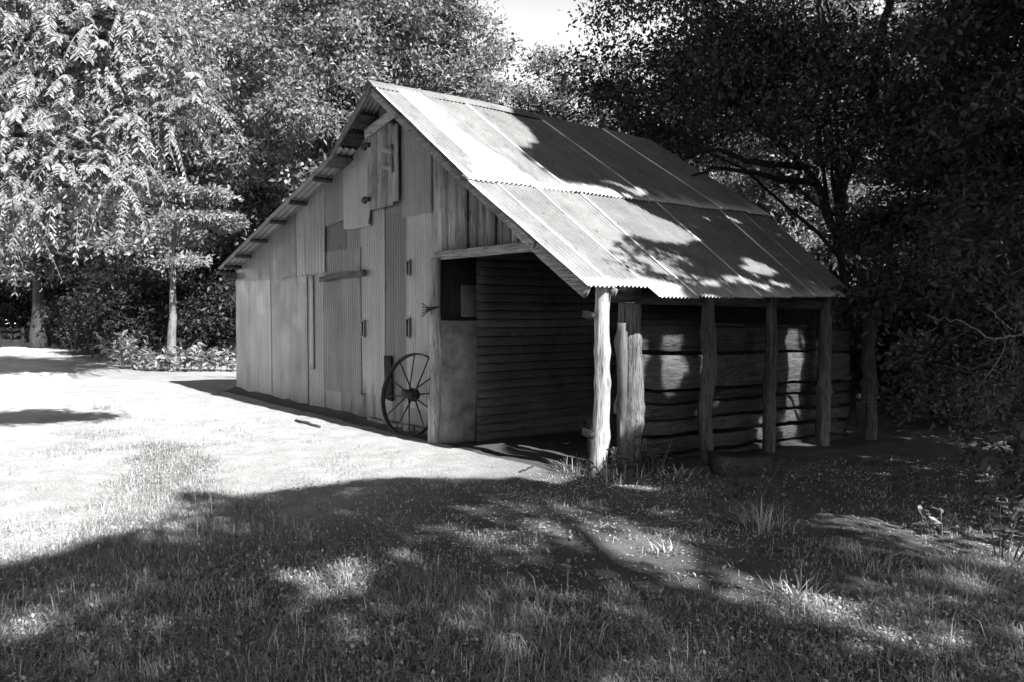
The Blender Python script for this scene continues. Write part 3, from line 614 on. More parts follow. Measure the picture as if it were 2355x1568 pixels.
for (src, u, D, rz, s, lab) in [(TA, 430, 30, 1.1, 1.12, 'pale tree over the left eave of the barn, tallest of that side'), (TA, 320, 32, 2.3, 1.15, 'tree crown behind the drooping feathery branches'), (TA, 90, 33, 3.9, 1.12, 'high tree at the photo edge above the end of the drive'),
    (TB, 900, 30, .8, 1.35, 'tree between the ridge front end and the sky gap, set back'), (TA, 915, 36, 4.6, 1.3, 'distant tall tree standing behind the others over the ridge middle'),
    (TA, 1262, 34, 5.2, .92, 'distant tree filling the foot of the sky gap over the ridge'), (TB, 1620, 34, 2.2, 1.15, 'distant tree showing through branches right of the sky gap'), (TA, 1720, 32, .4, 1.0, 'sunlit distant tree behind the twisting dark limbs'), (TA, 1980, 30, 2.9, 1.1, 'sunlit tree high behind the dark thicket edge'), (TB, 1830, 24, 1.7, .85, 'mid-distance tree behind the back corner of the roof'), (TB, 2250, 27, 4.1, 1.2, 'tree half hidden behind the black thicket'),
    (TB, 430, 40, 3.3, 1.2, 'deep wood tree beyond the bright layered sapling'), (TB, 200, 42, 5.5, 1.2, 'deep wood tree standing behind the fence end post'), (TA, -60, 42, 5.0, 1.1, 'deep wood tree past the far end of the drive'), (TA, 560, 44, 2.1, 1.25, 'far tree low over the left roof slope, lower one'), (TB, 690, 46, 3.1, 1.4, 'far tree low over the left roof slope, nearer the ridge'), (TA, 800, 48, 4.1, 1.3, 'far tree behind the ridge front end'), (TB, 480, 50, 5.1, 1.4, 'far tree behind the layered sapling top'), (TA, 1150, 46, .7, .95, 'far tree low behind the ridge middle'), (TB, 1380, 46, 1.2, 1.05, 'far tree low behind the ridge back end'), (TA, 1560, 44, 3.6, 1.2, 'far tree showing behind the oak limbs'), (TB, 1850, 44, 4.4, 1.3, 'far tree showing behind the oak fork'), (TA, 2080, 42, .2, 1.3, 'far tree behind the thicket top'),
    (TB, 0, 52, 1.9, 1.4, 'farthest tree closing the drive'), (TA, 300, 54, .3, 1.4, 'farthest tree seen between the trunks behind the weeds')]:
    p = dep(u, 745, D); copy_thing(src, G0(p[0], p[1]), rz, s, lab, BG)
for (src, x, y, rz, s, lab) in [(TA, 15, -14, .5, 1.0, 'tree standing behind the camera on the shaded lawn side'), (TB, 8, -17, 1.5, 1.2, 'tree behind the camera, straight back from the grass'), (TA, 0, -19, 2.5, 1.1, 'tree across the drive, out of view behind the lawn'), (TB, -8, -20, 3.5, 1.3, 'tree across the drive, opposite the barn front'), (TA, -17, -18, 4.5, 1.2, 'tree across the drive, opposite the weed bank'), (TB, -27, -15, 5.5, 1.3, 'tree across the drive toward the fence'),
    (TA, 21, -5, .9, 1.0, 'tree to the sun side of the lawn, out of view'), (TB, 22, 4, 1.9, 1.1, 'tree to the sun side of the thicket, out of view'), (TA, 17, 14, 2.9, 1.15, 'tree deep to the sun side behind the thicket'), (TB, 12, 20, 3.9, 1.3, 'tree deep in the wood past the thicket'), (TA, 4, 22, 4.9, 1.2, 'tree deep in the wood past the oak'), (TB, 13, -8, .2, .85, 'smaller tree just behind the camera position'), (TA, 26, -13, 5.9, 1.2, 'tree far behind the camera on the sun side')]:
    copy_thing(src, G0(x, y), rz, s, lab, BG)
# understorey shrubs along the wood edge
bp = dep(480, 745, 25); b0 = np.array(G0(bp[0], bp[1]))
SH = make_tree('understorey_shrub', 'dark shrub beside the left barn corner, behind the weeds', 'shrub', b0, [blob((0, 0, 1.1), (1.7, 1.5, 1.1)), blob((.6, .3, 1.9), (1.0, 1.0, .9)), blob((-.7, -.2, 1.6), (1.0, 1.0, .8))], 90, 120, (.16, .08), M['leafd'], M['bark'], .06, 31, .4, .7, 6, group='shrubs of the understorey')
for q, (u, D, rz, s, lab) in enumerate([(330, 25, 1, 1.0, 'dark shrub behind the white trunk base'), (250, 29, 2, .95, 'shrub at the bend where the drive enters the wood'), (180, 34, 3, 1.0, 'shrub just right of the fence end post'), (60, 41, 4, 1.3, 'shrub behind the low timber fence'), (-60, 43, 5, 1.4, 'shrub beyond the drive at the photo edge'), (420, 29, .5, 1.3, 'taller dark shrub deep behind the layered sapling'), (300, 35, 1.5, 1.4, 'tall shrub deep in the dark wood'), (130, 46, 2.5, 1.6, 'shrub deep in the wood behind the fence'),
    (560, 30, 3.5, 1.4, 'shrub hidden mostly by the left barn wall'), (2080, 15.5, .3, .9, 'shrub beyond the last log post'), (2180, 14, 1.3, 1.0, 'shrub in the shade behind the thicket'), (2330, 12.5, 2.0, 1.0, 'shrub at the photo edge behind the thicket'), (2060, 20, 3, 1.4, 'shrub seen in the gap past the barn back corner'), (2250, 20, 4, 1.6, 'shrub deep behind the black thicket'), (1950, 26, 5, 1.7, 'shrub far behind the barn back corner'), (1700, 26, 5.6, 1.5, 'shrub just over the back roof edge')]):
    p = dep(u, 745, D); copy_thing(SH, G0(p[0], p[1]), rz, s, lab, 'shrubs of the understorey')
# the dark oak with twisting limbs behind the barn
ob = dep(1955, 745, 13.6); ob[2] = -.2
lim = lambda L: [dep(u, v, d) for (u, v, d) in L]
make_tree('oak_tree', 'dark oak with twisting bare limbs rising behind the barn back corner', 'tree', ob,
    [(dep(1540, 70, 14.5), (1.5, 1.5, 1.1)), (dep(1370, 205, 15), (.9, .9, .5)), (dep(1620, 60, 14), (1.8, 1.8, 1.2)), (dep(1800, 120, 13), (1.5, 1.5, 1.2)), (dep(1480, 230, 15), (1.4, 1.4, .6)), (dep(1960, 60, 12.5), (1.3, 1.3, 1.0)), (dep(1660, 250, 14), (1.0, 1.0, .6)), (dep(1830, 270, 13), (.9, .9, .6)), (dep(1780, -260, 14), (2.6, 2.6, 1.8)), (dep(1850, -250, 13), (2.4, 2.4, 1.8)), (dep(2030, 330, 12.4), (.9, .9, .8)), (dep(2000, 430, 12.4), (.7, .7, .5)), (dep(1270, 275, 15.5), (.9, .9, .25)), (dep(1210, 285, 16), (.7, .7, .2)), (dep(1400, 280, 15.5), (1.0, 1.0, .45)), (dep(1860, 300, 12.8), (.9, .9, .5)), (dep(1930, 250, 12.6), (.9, .9, .6)), (dep(2100, 180, 12), (1.2, 1.2, 1.1)), (dep(1560, 330, 15.5), (1.3, 1.3, .4)), (dep(1700, 180, 13.4), (1.0, 1.0, .6))], 480, 150, (.10, .05), M['leafo'], M['barkd'], .12, 41, .42, .55, 7, True, dep(1935, 420, 13.3), .5,
    [(lim([(1950, 570, 13.6), (1900, 500, 13.5), (1880, 425, 13.4), (1850, 385, 13.3), (1790, 335, 13.2), (1720, 265, 13.3), (1660, 205, 13.5), (1620, 150, 13.7)]), .085, .03), (lim([(1850, 385, 13.3), (1740, 378, 13.4), (1660, 345, 13.6), (1600, 350, 13.8), (1530, 390, 14)]), .06, .018), (lim([(1880, 425, 13.4), (1760, 405, 13.2), (1650, 385, 13), (1590, 405, 13)]), .06, .015),
     (lim([(1940, 480, 13.4), (1935, 430, 13.2), (1990, 310, 12.8), (2015, 130, 12.6), (2050, -20, 12.4)]), .10, .06), (lim([(1720, 265, 13.3), (1800, 170, 13), (1850, 128, 12.8), (1910, 120, 12.6)]), .05, .04), (lim([(1690, 235, 13.3), (1740, 120, 13.4), (1690, 60, 13.5), (1640, 20, 13.6)]), .045, .015), (lim([(1790, 335, 13.2), (1770, 250, 13.1), (1700, 300, 13.2), (1620, 330, 13.4)]), .03, .01), (lim([(1480, 340, 14.5), (1440, 260, 15), (1400, 190, 15)]), .05, .01)])
# black thicket at the right-hand side
tb = np.array(G0(1.9, 5.7))
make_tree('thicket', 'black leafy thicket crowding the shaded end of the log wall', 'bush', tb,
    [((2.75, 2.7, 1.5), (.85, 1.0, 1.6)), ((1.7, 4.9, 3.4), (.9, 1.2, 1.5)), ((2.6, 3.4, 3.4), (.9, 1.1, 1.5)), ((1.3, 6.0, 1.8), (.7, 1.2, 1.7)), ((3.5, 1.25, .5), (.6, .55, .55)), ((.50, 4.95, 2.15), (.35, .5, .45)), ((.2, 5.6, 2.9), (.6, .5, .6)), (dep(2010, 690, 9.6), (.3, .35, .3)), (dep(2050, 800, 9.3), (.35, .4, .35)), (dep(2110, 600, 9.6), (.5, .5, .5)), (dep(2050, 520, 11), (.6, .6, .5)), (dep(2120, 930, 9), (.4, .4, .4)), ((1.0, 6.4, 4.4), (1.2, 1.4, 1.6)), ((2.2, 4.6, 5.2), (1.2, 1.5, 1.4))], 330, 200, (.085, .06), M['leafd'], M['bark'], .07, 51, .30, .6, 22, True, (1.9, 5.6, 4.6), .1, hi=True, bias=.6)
make_tree('vine_tangle', 'fine-leaved tangle with pale bare twigs sticking out of the black thicket', 'bush', G0(3.3, 2.3), [((3.1, 2.5, 2.4), (.55, .6, .35)), ((2.7, 2.2, 1.0), (.5, .6, .5)), ((3.3, 1.9, 1.5), (.4, .5, .6)), ((2.3, 3.4, 2.2), (.6, .8, .5)), ((3.0, 2.9, 3.5), (.6, .7, .5))], 90, 130, (.05, .024), M['leafo'], M['barkl'], .03, 52, .26, .5, 8, True, (3.0, 2.5, 2.6), .1, [([dep(2350, 770, 6.6), dep(2270, 775, 6.6), dep(2200, 740, 6.7), dep(2130, 725, 6.8)], .009, .003), ([dep(2330, 760, 6.6), dep(2280, 715, 6.6), dep(2240, 690, 6.7)], .007, .003)])
# unseen-from-here shade trees beyond the frame edge; they cast the dapples
make_tree('shade_tree', 'broad tree beside the camera whose crown shades the grass', 'tree', G0(14.5, -4.5), [((13.6, -4.2, 8.8), (2.1, 2.2, 2.0)), ((13.4, -2.2, 9.0), (2.0, 2.2, 2.3)), ((13.6, -6.6, 8.8), (2.0, 2.0, 2.0)), ((14.2, -4.0, 11.0), (1.9, 2.9, 1.5)), ((13.4, -.2, 8.6), (1.6, 1.3, 1.8)), ((6.5, -3.6, 7.2), (3.0, 3.0, .7)), ((9.5, -4.5, 8.0), (2.5, 3.0, .8)), ((9.5, -2.5, 8.0), (2.0, 2.0, .8))], 420, 150, (.16, .085), M['leafo'], M['bark'], .24, 61, .5, .7, 14, True, fills=[(-6.5, -.5, -3.8, .8, 11.5, 15, 150)])
make_tree('shade_tree', 'tall tree beyond the thicket whose crown shades the roof', 'tree', G0(7.8, 6.4), [((7.0, 3.4, 6.0), (1.9, 2.4, 2.6)), ((6.8, 3.2, 9.5), (2.0, 2.3, 2.6)), ((7.0, 5.4, 8.0), (2.0, 2.0, 3.6)), ((7.0, 3.8, 12.4), (1.9, 2.2, 1.8)), ((7.0, 1.2, 4.6), (1.2, 1.6, 1.6)), ((3.0, 4.6, 9.6), (2.6, 2.6, 1.0)), ((0.5, 4.4, 10.8), (2.4, 2.6, .9)), ((4.2, 3.2, 7.6), (1.6, 2.0, .8))], 560, 160, (.16, .085), M['leafo'], M['bark'], .3, 62, .5, .7, 16, True, fills=[(1.2, 5.8, 1.6, 8.2, 5, 8.5, 240), (-.5, 1.2, -1.6, .25, 8.5, 11, 50), (-.75, -.12, -.4, 1.9, 8.5, 11, 45), (.12, .6, -.2, 1.8, 8.5, 11, 45), (1.0, 5.8, -2.0, 1.8, 5.5, 9, 190)])
make_tree('shade_tree', 'tall tree standing deep behind the thicket, shading the oak', 'tree', G0(6.0, 10.5), [((5.2, 9.6, 7.0), (2.2, 3.2, 3.2)), ((5.2, 9.6, 11.0), (2.2, 3.0, 3.0)), ((5.0, 7.2, 9.0), (1.6, 1.8, 4.0))], 300, 160, (.16, .085), M['leafo'], M['bark'], .3, 63, .55, .7, 12, True)

make_tree('shade_tree', 'unseen tree added across the drive so its bough darkens a strip of gravel', 'tree', G0(1.0, -12.0), [((0.2, -3.45, 7.0), (.45, .85, .3)), ((.6, -9.5, 8.0), (2.5, 3.0, 2.0)), ((.2, -6.0, 7.2), (.9, 1.2, .5))], 110, 120, (.16, .085), M['leafo'], M['bark'], .25, 64, .34, .6, 8, False, fills=[(-4.0, -2.75, 6.25, 6.55, -.3, .7, 16), (-4.1, -3.2, 6.75, 7.05, -.3, .7, 12), (-4.9, -3.9, 6.3, 7.1, -.3, .7, 14)])  # unseen tree added to cast the dark strip on the drive
# pale-barked sapling with flat layered foliage left of the barn
sb = dep(392, 745, 23); sb = np.array(G0(sb[0], sb[1]))
make_tree('layered_sapling', 'small sunlit tree with flat layered foliage and pale trunk by the weeds', 'tree', sb, [(dep(370, 430, 22.5), (.75, .75, .16)), (dep(450, 450, 22.5), (.8, .8, .16)), (dep(500, 500, 22.8), (.6, .6, .14)), (dep(430, 500, 22.2), (.6, .6, .14)), (dep(455, 600, 22.4), (.45, .45, .14)), (dep(340, 480, 23), (.6, .6, .2)), (dep(520, 520, 23), (.4, .4, .12))], 75, 110, (.17, .07), M['leafl'], M['barkl'], .13, 71, .32, .28, 7, False, dep(400, 500, 23), .45)
# feathery tree of long drooping compound leaves
def frond(mbV, mbQ, rach, p, d, L, rng, ll):
    ro = (rng.random()-.5)*1.8; n = 11; t = np.linspace(0, 1, 14)[:, None]; dr = np.array([0, 0, -1.0])
    pts = p+d*L*t+dr*L*((.15+.75*rng.random())*t**2); rach.tube(pts, np.linspace(.012, .004, 14), 4, caps=False)
    tg_ = np.gradient(pts, axis=0); tg_ /= np.linalg.norm(tg_, axis=1)[:, None]
    for k in range(2, 14):
        s = np.cross(tg_[k], [0, 0, 1.0]); s /= np.linalg.norm(s)+1e-9; s = s*math.cos(ro)+np.cross(s, tg_[k])*math.sin(ro)
        for sd in (-1, 1):
            if rng.random() < .1: continue
            l = ll*(1-.35*abs(k/13-.45))*(.85+.3*rng.random()); dd = s*sd*.85+tg_[k]*.5+dr*(.35+.4*rng.random()); dd /= np.linalg.norm(dd)
            w = np.cross(dd, tg_[k]*.6+np.array([0, 0, .8])); w /= np.linalg.norm(w)+1e-9; w = np.cross(dd, np.cross(w, dd)*1.0) if False else w
            q = pts[k]; h = np.cross(w, dd)
            o = len(mbV)
            mbV.extend([q, q+dd*l*.3+w*l*.14+h*l*.03, q+dd*l*.68+w*l*.11-h*l*.01, q+dd*l-h*l*.06, q+dd*l*.68-w*l*.11-h*l*.01, q+dd*l*.3-w*l*.14+h*l*.03])
            mbQ.append([o, o+1, o+2, o+3]); mbQ.append([o, o+3, o+4, o+5])
rng = np.random.default_rng(81); pb = dep(-170, 745, 18.5); pb = np.array(G0(pb[0], pb[1]))
pin = thing('feathery_tree', 'tree with long drooping feathery compound leaves over the drive', 'tree', pb)
tw = MB(); fV, fQ = [], []; rch = MB(); ptop = dep(-120, 120, 18.5)
tr = bez(pb-np.array([0, 0, .2]), ptop, (pb+ptop)/2+np.array([.4, .2, 0]), 12); tw.tube(tr-pb, np.linspace(.22, .07, 12), 10, .2, 2)
tips = [(30, 110, 18.2), (120, 60, 18), (200, 130, 17.8), (270, 70, 17.6), (360, 50, 17.4), (420, 110, 17.3), (440, 200, 17.2), (350, 180, 17.3), (260, 220, 17.4), (140, 200, 17.8), (60, 260, 17.8), (170, 300, 17.4), (300, 300, 17.2), (400, 290, 17.1), (460, 260, 17.1), (90, 380, 17.4), (220, 400, 17), (280, 450, 16.8), (10, 450, 17.2), (50, 500, 17), (310, 400, 17), (-20, 330, 17.6), (-20, 560, 17.2), (190, 470, 17.2), (30, 30, 18), (200, 20, 18), (330, 0, 17.8), (60, -60, 18), (250, -60, 18)]
for (u, v, d_) in tips:
    g = dep(u, v-25, d_); i_ = min(11, 4+int(7*rng.random())); s = tr[i_]
    br = bez(s, g, (s+g)/2+np.array([0, 0, .7]), 8); br[1:-1] += (rng.random((6, 3))-.5)*.12; tw.tube(br-pb, np.linspace(.045, .014, 8), 6, caps=False)
    ax = br[-1]-br[-3]; ax /= np.linalg.norm(ax)
    for k in range(34):
        dd = rand_dirs(1, rng)[0]*1.0+ax*.4+np.array([.2, -.1, .2]); dd /= np.linalg.norm(dd); pos = br[-1-int(rng.random()*3)]+(rng.random(3)-.5)*.35
        frond(fV, fQ, rch, pos, dd, .5+.6*rng.random(), rng, .09+.15*rng.random())
tw.build('trunk', M['bark'], pin, True)
fil = np.vstack([dep(u, v, d_+.5)+rng.normal(size=(330, 3))*np.array([.55, .55, .42]) for (u, v, d_) in tips]); V2, Q2 = leaf_quads(fil, .13, .055, rng, None, .5)
fV = np.vstack([np.array(fV), V2]); Q2 = Q2+len(fV)-len(V2)
mesh_np('crown', fV-pb, np.vstack([np.array(fQ), Q2]), M['leaff'], pin)
rch.V = [v-pb for v in rch.V]; rch.build('leaf_stalks', M['leaff'], pin)

# weeds, tufts and seedlings
def tuft(n, h, spread, rng, w=.008, lean=1.25):
    V, T = [], []
    for k in range(n):
        a = rng.random()*2*PI; r_ = spread*rng.random()**.7*.35; p = np.array([math.cos(a)*r_, math.sin(a)*r_, -.01]); a2 = a+(rng.random()-.5)*1.6
        d = np.array([math.cos(a2), math.sin(a2), 0]); hh = h*(.45+.7*rng.random()); ln_ = lean*rng.random()**.7; s = np.array([-d[1], d[0], 0])*w*(.6+.6*rng.random())
        o = len(V); pts = [p+d*hh*ln_*t*t*1.1+np.array([0, 0, hh*(t-.35*ln_*t*t)]) for t in (0, .35, .7, 1)]
        for q, t in zip(pts[:3], (1, .85, .55)): V += [q-s*t, q+s*t]
        V.append(pts[3]); T += [[o, o+1, o+3], [o, o+3, o+2], [o+2, o+3, o+5], [o+2, o+5, o+4], [o+4, o+5, o+6]]
    return np.array(V), np.array(T)
def put_tuft(name, u, v, n, h, spread, mat, label, cat='grass tuft', group='grass tufts', w=.008, seed=1):
    p = gat(u, v); p[2] = float(ground_h(p[0], p[1])); V, T = tuft(int(n*1.2), h*.62, spread*1.2, np.random.default_rng(seed), w*.75)
    o = mesh_np(name, V, T, mat); o.location = p; return tag(o, label, cat, group)
put_tuft('grass_tuft', 1318, 1085, 90, .36, .45, M['grassl'], 'arching bright grass tuft at the foot of the pale corner post', seed=2, w=.006)
put_tuft('grass_tuft', 1420, 1100, 70, .28, .8, M['grass'], 'dark grass tuft among weeds before the thick log post', seed=3)
put_tuft('grass_tuft', 1560, 1095, 50, .24, .7, M['grass'], 'dark grass clump between thick post and stone block', seed=4)
put_tuft('grass_tuft', 1760, 1218, 80, .38, .55, M['grass'], 'long loose grass tuft standing in the shaded litter', seed=5, w=.006)
put_tuft('grass_tuft', 1535, 1270, 40, .16, .3, M['grass'], 'small grass tuft at the edge of the bright litter band', seed=6)
put_tuft('grass_tuft', 230, 938, 40, .22, .8, M['grassl'], 'low grass tuft on the edge of the white drive', seed=7)
put_tuft('grass_tuft', 900, 972, 9, .12, .05, M['grassl'], 'tiny grass sprig at the shadow edge before the wheel', seed=8)
put_tuft('grass_tuft', 505, 905, 8, .2, .05, M['grassl'], 'tiny grass sprig at the shadow edge near the left wall', seed=9)
put_tuft('grass_tuft', 800, 1350, 60, .28, .5, M['grassl'], 'tall grass clump by the bright spot in the shade', seed=10, w=.005)
put_tuft('grass_tuft', 2010, 1300, 60, .3, .6, M['grass'], 'upright grass clump before the dark thicket', seed=11, w=.005)
put_tuft('grass_tuft', 2240, 1330, 60, .34, .7, M['grass'], 'long grass clump at the photo edge below the thicket', seed=12, w=.005)
put_tuft('grass_tuft', 1830, 1370, 60, .26, .6, M['grass'], 'grass clump beside the brightest dapple', seed=13, w=.005)
put_tuft('grass_tuft', 430, 1120, 90, .14, .25, M['grass'], 'low tuft where the tree shadow begins', seed=14)
def plant(name, base, n, h, spread, leaf, mat, label, cat, group=None, seed=1, leaves=7):
    """stems with broad leaves"""
    rng = np.random.default_rng(seed); base = np.asarray(base, float); st = MB(); P = []; O = []
    for k in range(n):
        a = rng.random()*2*PI; g = np.array([math.cos(a)*spread*rng.random(), math.sin(a)*spread*rng.random(), h*(.5+.6*rng.random())]); b = g*np.array([.4, .4, 0])
        st.tube(bez(b, g, (b+g)/2+np.array([0, 0, .1*h]), 5), np.linspace(.006, .003, 5), 4, caps=False)
        for t in np.linspace(.35, 1, leaves): P.append(b*(1-t)+g*t+(rng.random(3)-.5)*.03); q = rand_dirs(1, rng)[0]; q[2] = abs(q[2])*.3; O.append(q)
    V, Q = leaf_hi(np.array(P), leaf[0], leaf[1], rng, np.array(O)*2, .1, 1.5)
    root = thing(name, label, cat, base, group); st.build('stem', mat, root); mesh_np('foliage', V, Q, mat, root); return root
wl_ = [((u, v)) for u, v in [(300, 846), (345, 850), (390, 852), (435, 853), (480, 853), (520, 852), (325, 832), (370, 834), (415, 836), (460, 836), (505, 836), (280, 838)]]
for q, (u, v) in enumerate(wl_):
    p = gat(u, v); plant('weed_plant', p, 16, .55+.35*(q >= 6)+.2*(q % 3 == 0), .8, (.22, .13), M['leafw'], ['bright broad-leaved weed clump at the drive end of the weed bank', 'bright weed clump second along the bank from the drive', 'bright weed clump at the middle front of the weed bank', 'bright weed clump below the tallest stalk of the bank', 'bright weed clump nearly at the barn corner', 'bright weed clump touching the left barn corner', 'taller weed clump at the back of the bank, drive end', 'taller weed clump behind the second front clump', 'taller weed clump behind the middle of the bank', 'taller weed clump behind, toward the barn', 'taller weed clump at the back beside the barn corner', 'small weed clump where bank meets the drive shade'][q], 'weed', 'weeds on the sunlit bank', 100+q, 8)
for (u, v, h, lab, sd) in [(1455, 1085, .4, 'dark broad-leaved weed before the thick log post', 1), (1400, 1095, .3, 'dark weed right beside the corner post foot', 2), (1500, 1092, .35, 'dark weed next to the thick post, toward the stone block', 3), (1720, 1150, .35, 'feathery dark seedling in the shade before the log posts', 4), (2165, 1225, .2, 'lobed pale seedling lit at the foot of the thicket', 5), (2080, 1140, .3, 'dim seedling in the dark litter before the thicket', 6), (2240, 1190, .35, 'dim broad-leaved seedling under the thicket', 7), (2300, 1290, .35, 'leafy seedling at the photo edge below the thicket', 8), (1300, 1330, .09, 'small pale-leaved seedling in the grass', 9)]:
    p = gat(u, v); p[2] = float(ground_h(p[0], p[1])); plant('seedling', p, 7 if sd != 9 else 3, h, .28 if sd != 9 else .06, (.085, .052) if sd != 9 else (.05, .03), M['leaf'] if sd in (5, 9) else M['leafo'], lab, 'plant', 'weeds and seedlings round the barn', 200+sd, 5)

# ------------------------------------------------------------------ grass, gravel and litter
def scatter(poly, n, rng):
    W = np.array([gat(*q)[:2] for q in poly]); lo, hi = W.min(0), W.max(0); P = lo+(hi-lo)*rng.random((n, 2)); J = (np.stack([fbm(xy0(P[:, 0], P[:, 1]), .9, e) for e in (61, 67)], -1)-.5)*1.1+rng.normal(size=(n, 2))*.10
    return P[in_poly(P[:, 0]+J[:, 0], P[:, 1]+J[:, 1], [tuple(q) for q in W])]
rng = np.random.default_rng(91)
def blades(P, h, w, rng, lean=.8):
    n = len(P); z = ground_h(P[:, 0], P[:, 1]); a = rng.random(n)*2*PI; d = np.stack([np.cos(a), np.sin(a), 0*a], -1); s = np.stack([-np.sin(a), np.cos(a), 0*a], -1)*w
    hh = h[:, None]; l = (lean*rng.random(n))[:, None]; B = np.concatenate([P, z[:, None]-.005], -1); up = np.array([0, 0, 1.0])
    m = B+d*hh*l*.35+up*hh*.6; tip = B+d*hh*l*1.2+up*hh*(1-.35*l)
    V = np.stack([B-s, B+s, m+s*.7, m-s*.7, tip], 1).reshape(-1, 3); o = np.arange(n)[:, None]*5
    return V, o+np.array([[0, 1, 2, 3]]), o+np.array([[3, 2, 4]])
polyD = [(-250, 1750), (-250, 1420), (0, 1330), (180, 1240), (300, 1060), (330, 1010), (440, 1020), (470, 1130), (620, 1190), (760, 1260), (1000, 1330), (1300, 1350), (1500, 1330), (1700, 1370), (1830, 1395), (1950, 1330), (2354, 1290), (2600, 1300), (2600, 1750)]
P = scatter(polyD, 620000, rng); dens = fbm(xy0(P[:, 0], P[:, 1]), 1.4, 71); P = P[rng.random(len(P)) < np.clip(.5+1.5*(dens-.35), .2, 1)]
Q = scatter([(-500, 1500), (-300, 1100), (100, 1000), (300, 960), (600, 960), (900, 1050), (1300, 1130), (2354, 1120), (2354, 1500), (1100, 1420)], 170000, rng); dq = fbm(xy0(Q[:, 0], Q[:, 1]), 2.0, 75); Q = Q[rng.random(len(Q)) < np.clip((dq-.52)*4, .04, .7)]
hP = (.025+.05*rng.random(len(P))**1.5)*(.6+.9*fbm(xy0(P[:, 0], P[:, 1]), .9, 73)); hP *= np.where(rng.random(len(P)) < .02, 2.4, 1); hQ = .025+.04*rng.random(len(Q))
PP = np.vstack([P, Q]); V, q4, t3 = blades(PP, np.r_[hP, hQ], .0024, rng, 1.9)
tag(mesh_np('grass', V, [q4, t3], M['grass']), 'short patchy grass spread over the shaded ground', 'grass', kind='stuff')
# pebbles and bright chips in the litter
P = scatter([(700, 1110), (1240, 1085), (1500, 1100), (2354, 1060), (2700, 1300), (2354, 1450), (1800, 1480), (900, 1400), (450, 1220)], 42000, rng); dens = fbm(xy0(P[:, 0], P[:, 1]), 1.1, 77); P = P[rng.random(len(P)) < np.clip((dens-.3)*2.2, .05, 1)]
P2_ = scatter([(-400, 1300), (0, 900), (390, 870), (1240, 1085), (850, 1100), (400, 1150)], 9000, rng); P = np.vstack([P, P2_])
n = len(P); r_ = .003+.007*rng.random(n)**2.5; z = ground_h(P[:, 0], P[:, 1]); c = np.stack([P[:, 0], P[:, 1], z+r_*.3], -1); a = rng.random(n)*2*PI; e = np.stack([np.cos(a), np.sin(a), 0*a], -1)*r_[:, None]*1.3; f = np.stack([-np.sin(a), np.cos(a), 0*a], -1)*r_[:, None]; k_ = np.array([0, 0, 1.0])*r_[:, None]*.8
V = np.stack([c+e, c+f, c-e*.8, c-f*1.1, c+k_, c-k_], 1).reshape(-1, 3); o = np.arange(n)[:, None]*6
T = np.concatenate([o+np.array([[x, y, 4]]) for x, y in ((0, 1), (1, 2), (2, 3), (3, 0))]+[o+np.array([[y, x, 5]]) for x, y in ((0, 1), (1, 2), (2, 3), (3, 0))])
tag(mesh_np('gravel', V, T, M['pebble'], tone=np.ones(len(V))), 'pale pebbles and chips scattered on the bare ground', 'gravel', kind='stuff')
P = scatter(polyD, 70000, rng); P = P[rng.random(len(P)) < np.clip((fbm(xy0(P[:, 0], P[:, 1]), 1.6, 79)-.42)*5, 0, 1)]; n = len(P)
V, Q4 = leaf_quads(np.stack([P[:, 0], P[:, 1], ground_h(P[:, 0], P[:, 1])+.015+.03*rng.random(n)], -1), .024, .018, rng, None, 0, 3)
tag(mesh_np('clover', V, Q4, M['grass']), 'small round-leaved clover growing in the short grass', 'ground cover', kind='stuff')
P = scatter([(600, 1120), (1300, 1100), (2354, 1030), (2800, 1350), (2354, 1500), (1000, 1420)], 9000, rng); n = len(P)
V, Q4 = leaf_quads(np.stack([P[:, 0], P[:, 1], ground_h(P[:, 0], P[:, 1])+.006], -1), .04, .022, rng, None, 0, 4)
V[:, 2] = np.maximum(V[:, 2], ground_h(V[:, 0], V[:, 1])+.003)
tag(mesh_np('litter', V, Q4, M['litter']), 'dry fallen leaves on the shaded ground', 'leaf litter', kind='stuff')

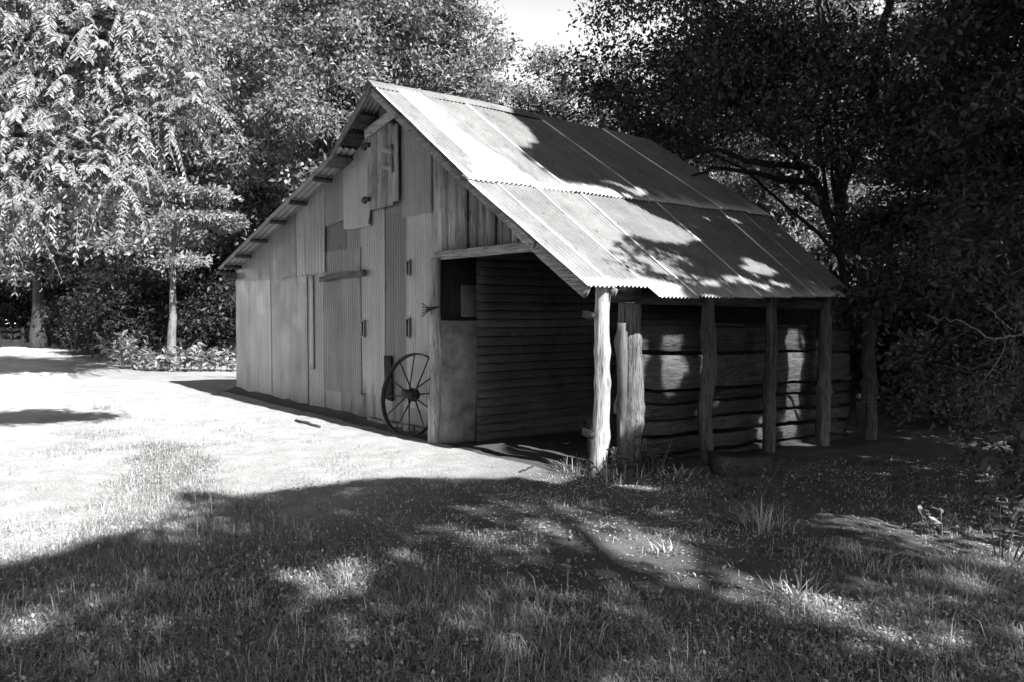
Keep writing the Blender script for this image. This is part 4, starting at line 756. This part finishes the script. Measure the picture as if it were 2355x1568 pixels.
# ------------------------------------------------------------------ light, sky, camera
el = math.asin(SUN[2]); az = math.atan2(SUN[1], SUN[0])
w = bpy.data.worlds.new('World'); sc.world = w; w.use_nodes = True; t = w.node_tree; t.nodes.clear()
sky = t.nodes.new('ShaderNodeTexSky'); sky.sky_type = 'NISHITA'; sky.sun_disc = False; sky.sun_elevation = el; sky.sun_rotation = PI/2-az
bw = t.nodes.new('ShaderNodeSeparateColor'); bg = t.nodes.new('ShaderNodeBackground'); ow = t.nodes.new('ShaderNodeOutputWorld')
t.links.new(sky.outputs[0], bw.inputs[0]); tc = t.nodes.new('ShaderNodeTexCoord'); sx = t.nodes.new('ShaderNodeSeparateXYZ'); mr = t.nodes.new('ShaderNodeMapRange'); mr.interpolation_type = 'SMOOTHSTEP'
for k_, v_ in ((1, .22), (2, .62), (3, 4.8), (4, 1.0)): mr.inputs[k_].default_value = v_
mm = t.nodes.new('ShaderNodeMath'); mm.operation = 'MULTIPLY'
t.links.new(tc.outputs['Generated'], sx.inputs[0]); t.links.new(sx.outputs[2], mr.inputs[0]); t.links.new(mr.outputs[0], mm.inputs[0]); t.links.new(bw.outputs[0], mm.inputs[1])
t.links.new(mm.outputs[0], bg.inputs[0]); sky.dust_density = .2; sky.air_density = 1.2; bg.inputs[1].default_value = .05; t.links.new(bg.outputs[0], ow.inputs[0])
L = bpy.data.lights.new('sun', 'SUN'); L.energy = 5.0; L.angle = math.radians(.5); L.color = (1, .995, .985)
lo = bpy.data.objects.new('sun', L); COL.objects.link(lo); lo.rotation_euler = Vector(-SUN).to_track_quat('-Z', 'Y').to_euler(); lo.location = (10, 0, 20)
cd = bpy.data.cameras.new('camera'); co = bpy.data.objects.new('camera', cd); COL.objects.link(co); co.location = CAM
cd.sensor_width = 36; cd.lens = FPX/2354*36; cd.clip_end = 1000; cd.clip_start = .05
from mathutils import Matrix
co.matrix_world = Matrix(((rr[0], uu[0], -vv[0], CAM[0]), (rr[1], uu[1], -vv[1], CAM[1]), (rr[2], uu[2], -vv[2], CAM[2]), (0, 0, 0, 1)))
sc.camera = co
sc.view_settings.view_transform = 'Standard'; sc.view_settings.look = 'None'; sc.view_settings.exposure = 1.4; sc.view_settings.gamma = 1
sc.cycles.max_bounces = 6; sc.cycles.transparent_max_bounces = 4; sc.cycles.use_denoising = True
